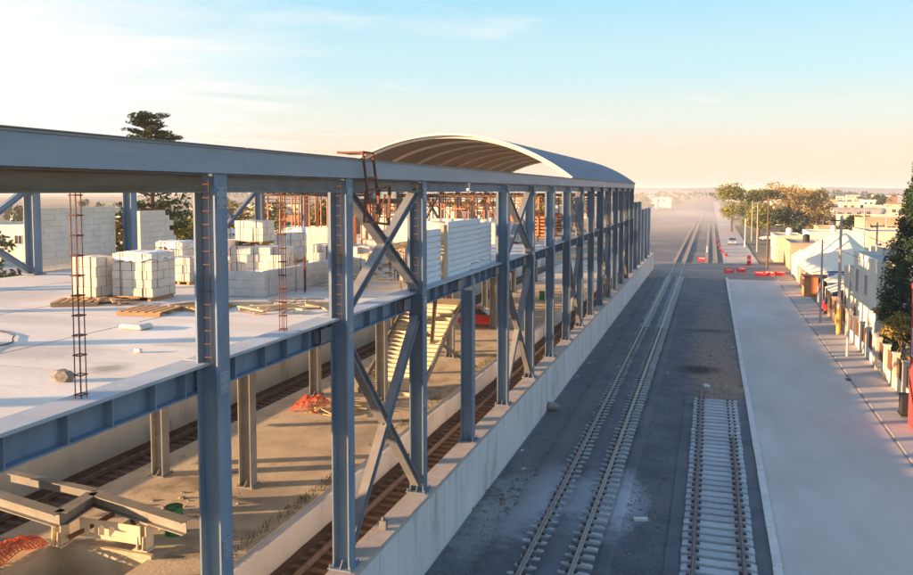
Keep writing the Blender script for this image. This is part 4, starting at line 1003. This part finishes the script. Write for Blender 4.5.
def town(n,f,tries=4000):
    c=0
    for _ in range(tries):
        if c>=n: break
        x,y=f()
        w_,d_=rn.uniform(7,16),rn.uniform(7,14); hh_=rn.choice((3.2,3.4,4,6,6.4,7))
        if any(abs(x-a)<(w_+b)/2+1.5 and abs(y-c_)<(d_+e)/2+1.5 for a,c_,b,e in used): continue
        used.append((x,y,w_,d_)); k,nm=cols[rn.choices(range(5),(6,5,2,1,1))[0]]
        side='right' if x>0 else 'left'
        house('town_house','%s flat roofed %s house of the hazy town on the %s'%(nm,'two storey' if hh_>5 else 'single storey',side),x-w_/2,x+w_/2,y-d_/2,y+d_/2,hh_,k,rn.choice(('greyr','cream','greyr')),'houses of the hazy town',
            win=tuple((y-d_/2+1+q*2.6,y-d_/2+2.2+q*2.6,hh_-2.2,hh_-1.0) for q in range(int(d_/3.2))),wn=tuple((x-w_/2+1+q*2.8,x-w_/2+2.3+q*2.8,hh_-2.2,hh_-1.0) for q in range(int(w_/3.4))),extra=rn.random()<.6)
        c+=1
used+= [(-40,52,30,40),(21,70,16,24),(25,55,12,14),(26,110,14,34),(32,143,24,18),(49,241,34,22),(20,240,36,60),(31,188,16,14)]
town(14,lambda:(rn.uniform(20,52),rn.uniform(95,225)))
town(55,lambda:(rn.uniform(22,150),rn.uniform(200,420)))
town(75,lambda:(rn.uniform(20,400),rn.uniform(400,1100)))
town(34,lambda:(rn.uniform(-150,-26),rn.uniform(170,700)))
town(36,lambda:(rn.uniform(-260,-62),rn.uniform(80,330)))
town(5,lambda:(rn.uniform(-90,-52),rn.uniform(60,110)))
for i in range(12):
    x=rn.uniform(-75,-26); y=rn.uniform(240,520)
    tree('town_tree','hazy reddish brown tree in the dust left of the far tracks',x,y,rn.uniform(7,11),rn.uniform(3,5),rn.choice(('l_gold','l_mid')),700,.7,.3,seed=300+i,group='hazy trees left of the far tracks',lobes=6,z0=.1)
for i in range(46):
    x=rn.uniform(-260,-58); y=rn.uniform(60,330)
    if any(abs(x-a)<b/2+3 and abs(y-c_)<e/2+3 for a,c_,b,e in used): continue
    tree('town_tree','tree among the far houses behind the left deck edge',x,y,rn.uniform(6,10),rn.uniform(3,4.5),rn.choice(('l_gold','l_mid','l_dark')),700,.6,.3,seed=400+i,group='trees behind the left deck edge',lobes=6,z0=.05)
for i in range(70):
    y=rn.uniform(200,1000); x=rn.uniform(20,.5*y-40) if i%3 else rn.uniform(-.25*y-20,-26)
    if any(abs(x-a)<b/2+3 and abs(y-c_)<e/2+3 for a,c_,b,e in used): continue
    k=rn.choice((('l_mid','green'),('l_dark','dark green'),('l_gold','golden brown')))
    tree('town_tree','%s tree between the far houses on the %s'%(k[1],'right' if x>0 else 'left'),x,y,rn.uniform(6,11),rn.uniform(3,5),k[0],520,.9,.3,seed=100+i,group='trees scattered through the far town',lobes=6,z0=.1)
town(26,lambda:(rn.uniform(-200,-40),rn.uniform(450,1000)))
mb=MB(); tr=random.Random(8)
for i in range(2600):
    x=tr.uniform(-900,1700); y=1250+tr.uniform(-25,25)+x*.03; b=9+5*NZ.noise(V((x*.01,2,0)))+3*NZ.noise(V((x*.05,7,0))); z=tr.uniform(0,1)**.6*b
    a=tr.uniform(0,3.14); w_=tr.uniform(2.5,5); h_=tr.uniform(1.5,3); c=V((math.cos(a),math.sin(a),0))*w_
    p=V((x,y,z)); mb.add([p-c,p+V((0,0,h_)),p+c,p-V((0,0,h_*.8))],[(0,1,2,3)])
tag(struct(mb.build('far_woodland',M['l_dark']),'stuff'),'dark line of far woodland along the horizon','woodland')
# ------------------------------------------------------------------ air
def volbox(name,x0,x1,y0,y1,z0,z1,dens,col=(.9,.92,.95)):
    mb=MB(); mb.box(x0,x1,y0,y1,z0,z1)
    m=bpy.data.materials.new(name+'_air'); m.use_nodes=True; N=m.node_tree.nodes; N.remove(N['Principled BSDF'])
    v=N.new('ShaderNodeVolumePrincipled'); v.inputs['Color'].default_value=(*col,1); v.inputs['Density'].default_value=dens; v.inputs['Anisotropy'].default_value=.2
    m.node_tree.links.new(v.outputs[0],N['Material Output'].inputs['Volume'])
    return struct(mb.build(name,m),'stuff')
volbox('haze',-5100,5100,-700,7100,-2.2,44,.00027)
def dust(c,r_,dens):
    mb=MB(); n=24; k=12; vs=[(r_[0]*math.sin(math.pi*j/k)*math.cos(6.28318*i/n),r_[1]*math.sin(math.pi*j/k)*math.sin(6.28318*i/n),r_[2]*math.cos(math.pi*j/k)) for j in range(1,k) for i in range(n)]
    fs=[(j*n+i,(j+1)*n+i,(j+1)*n+(i+1)%n,j*n+(i+1)%n) for j in range(k-2) for i in range(n)]
    vs+=[(0,0,r_[2]),(0,0,-r_[2])]; fs+=[(len(vs)-2,i,(i+1)%n) for i in range(n)]+[(len(vs)-1,(k-2)*n+(i+1)%n,(k-2)*n+i) for i in range(n)]
    mb.add(vs,fs); m=bpy.data.materials.new('dust_air'); m.use_nodes=True; N=m.node_tree.nodes; N.remove(N['Principled BSDF'])
    v=N.new('ShaderNodeVolumePrincipled'); v.inputs['Color'].default_value=(.93,.91,.90,1); v.inputs['Density'].default_value=dens
    m.node_tree.links.new(v.outputs[0],N['Material Output'].inputs['Volume']); o=mb.build('dust_cloud',m); o.location=c; struct(o,'stuff'); return o
dust((-22,330,1),(34,120,12),.0028)
dust((-8,260,0),(22,80,6),.0022)
# ------------------------------------------------------------------ light, sky, camera
W=bpy.data.worlds.new('World'); S.world=W; W.use_nodes=True; nt=W.node_tree; N=nt.nodes; L=nt.links
bg=N['Background']; sky=N.new('ShaderNodeTexSky'); sky.sky_type='NISHITA'; sky.sun_disc=False
az=math.atan2(-SUN_DIR.x,-SUN_DIR.y)   # compass direction towards the sun
sky.sun_elevation=R(SUN_EL); sky.sun_rotation=az; sky.altitude=2000; sky.air_density=1.0; sky.dust_density=1.6; sky.ozone_density=1.2
bg.inputs['Strength'].default_value=.15
tc=N.new('ShaderNodeTexCoord'); sp=N.new('ShaderNodeSeparateXYZ'); L.new(tc.outputs['Generated'],sp.inputs[0])
# thin high cloud: wispy noise on a plane overhead, mostly over the left of the view
dv=N.new('ShaderNodeVectorMath'); dv.operation='DIVIDE'; zc=N.new('ShaderNodeMath'); zc.operation='MAXIMUM'; zc.inputs[1].default_value=.05; L.new(sp.outputs[2],zc.inputs[0])
cb=N.new('ShaderNodeCombineXYZ'); 
for i in range(3): L.new(zc.outputs[0],cb.inputs[i])
L.new(tc.outputs['Generated'],dv.inputs[0]); L.new(cb.outputs[0],dv.inputs[1])
nz=N.new('ShaderNodeTexNoise'); nz.inputs['Scale'].default_value=.55; nz.inputs['Detail'].default_value=7; nz.inputs['Roughness'].default_value=.55; nz.inputs['Distortion'].default_value=.6; L.new(dv.outputs[0],nz.inputs['Vector'])
ml=N.new('ShaderNodeMapRange'); ml.inputs[1].default_value=-.40; ml.inputs[2].default_value=-.70; ml.inputs[3].default_value=-.15; ml.inputs[4].default_value=.34; L.new(sp.outputs[0],ml.inputs[0])
ad=N.new('ShaderNodeMath'); ad.operation='ADD'; L.new(nz.outputs[0],ad.inputs[0]); L.new(ml.outputs[0],ad.inputs[1])
cm=N.new('ShaderNodeMapRange'); cm.inputs[1].default_value=.44; cm.inputs[2].default_value=.80; cm.inputs[4].default_value=.95; L.new(ad.outputs[0],cm.inputs[0])
cr=N.new('ShaderNodeValToRGB'); L.new(sp.outputs[2],cr.inputs[0]); E=cr.color_ramp; E.interpolation='EASE'
K=1/(.15*2**1.9)
pts=[(0,(.74,.55,.47)),(.045,(.82,.63,.49)),(.09,(.72,.76,.68)),(.15,(.53,.78,.83)),(.26,(.33,.69,.88)),(.5,(.30,.52,.84)),(1,(.22,.42,.78))]
while len(E.elements)<len(pts): E.elements.new(.5)
for e,(p_,c_) in zip(E.elements,pts): e.position=p_; e.color=(*c_,1)
sc_=N.new('ShaderNodeVectorMath'); sc_.operation='SCALE'; sc_.inputs['Scale'].default_value=K; L.new(cr.outputs[0],sc_.inputs[0])
m0=N.new('ShaderNodeMix'); m0.data_type='RGBA'; 
sd=N.new('ShaderNodeVectorMath'); sd.operation='DOT_PRODUCT'; L.new(tc.outputs['Generated'],sd.inputs[0]); sd.inputs[1].default_value=(-SUN_DIR.x,-SUN_DIR.y,.1)
sr=N.new('ShaderNodeMapRange'); sr.inputs[1].default_value=.42; sr.inputs[2].default_value=.9; sr.inputs[3].default_value=.93; sr.inputs[4].default_value=.25; L.new(sd.outputs['Value'],sr.inputs[0]); L.new(sr.outputs[0],m0.inputs[0])
L.new(sky.outputs[0],m0.inputs[6]); L.new(sc_.outputs[0],m0.inputs[7])
mx=N.new('ShaderNodeMix'); mx.data_type='RGBA'; L.new(cm.outputs[0],mx.inputs[0]); L.new(m0.outputs[2],mx.inputs[6]); mx.inputs[7].default_value=(.97*K,.95*K,.93*K,1)
L.new(mx.outputs[2],bg.inputs['Color'])
sl=bpy.data.lights.new('sun','SUN'); sl.energy=5; sl.angle=R(.5); sl.color=(1,.60,.30); so=bpy.data.objects.new('sun',sl); COL.objects.link(so)
d=V((SUN_DIR.x,SUN_DIR.y,-math.tan(R(SUN_EL)))).normalized(); so.rotation_euler=d.to_track_quat('-Z','Y').to_euler(); so.location=(-60,-20,30)
cd=bpy.data.cameras.new('camera'); co=bpy.data.objects.new('camera',cd); COL.objects.link(co); S.camera=co
cd.sensor_width=36; cd.lens=36*800/913; cd.shift_y=-47.6/913; cd.clip_end=12000; cd.clip_start=.1
co.location=(0,0,H); co.rotation_euler=(R(90-3.5),0,R(17.649))
S.view_settings.view_transform='Standard'; S.view_settings.look='None'; S.view_settings.gamma=1; S.view_settings.exposure=2.0
S.cycles.volume_max_steps=64; S.cycles.max_bounces=6; S.cycles.volume_bounces=1
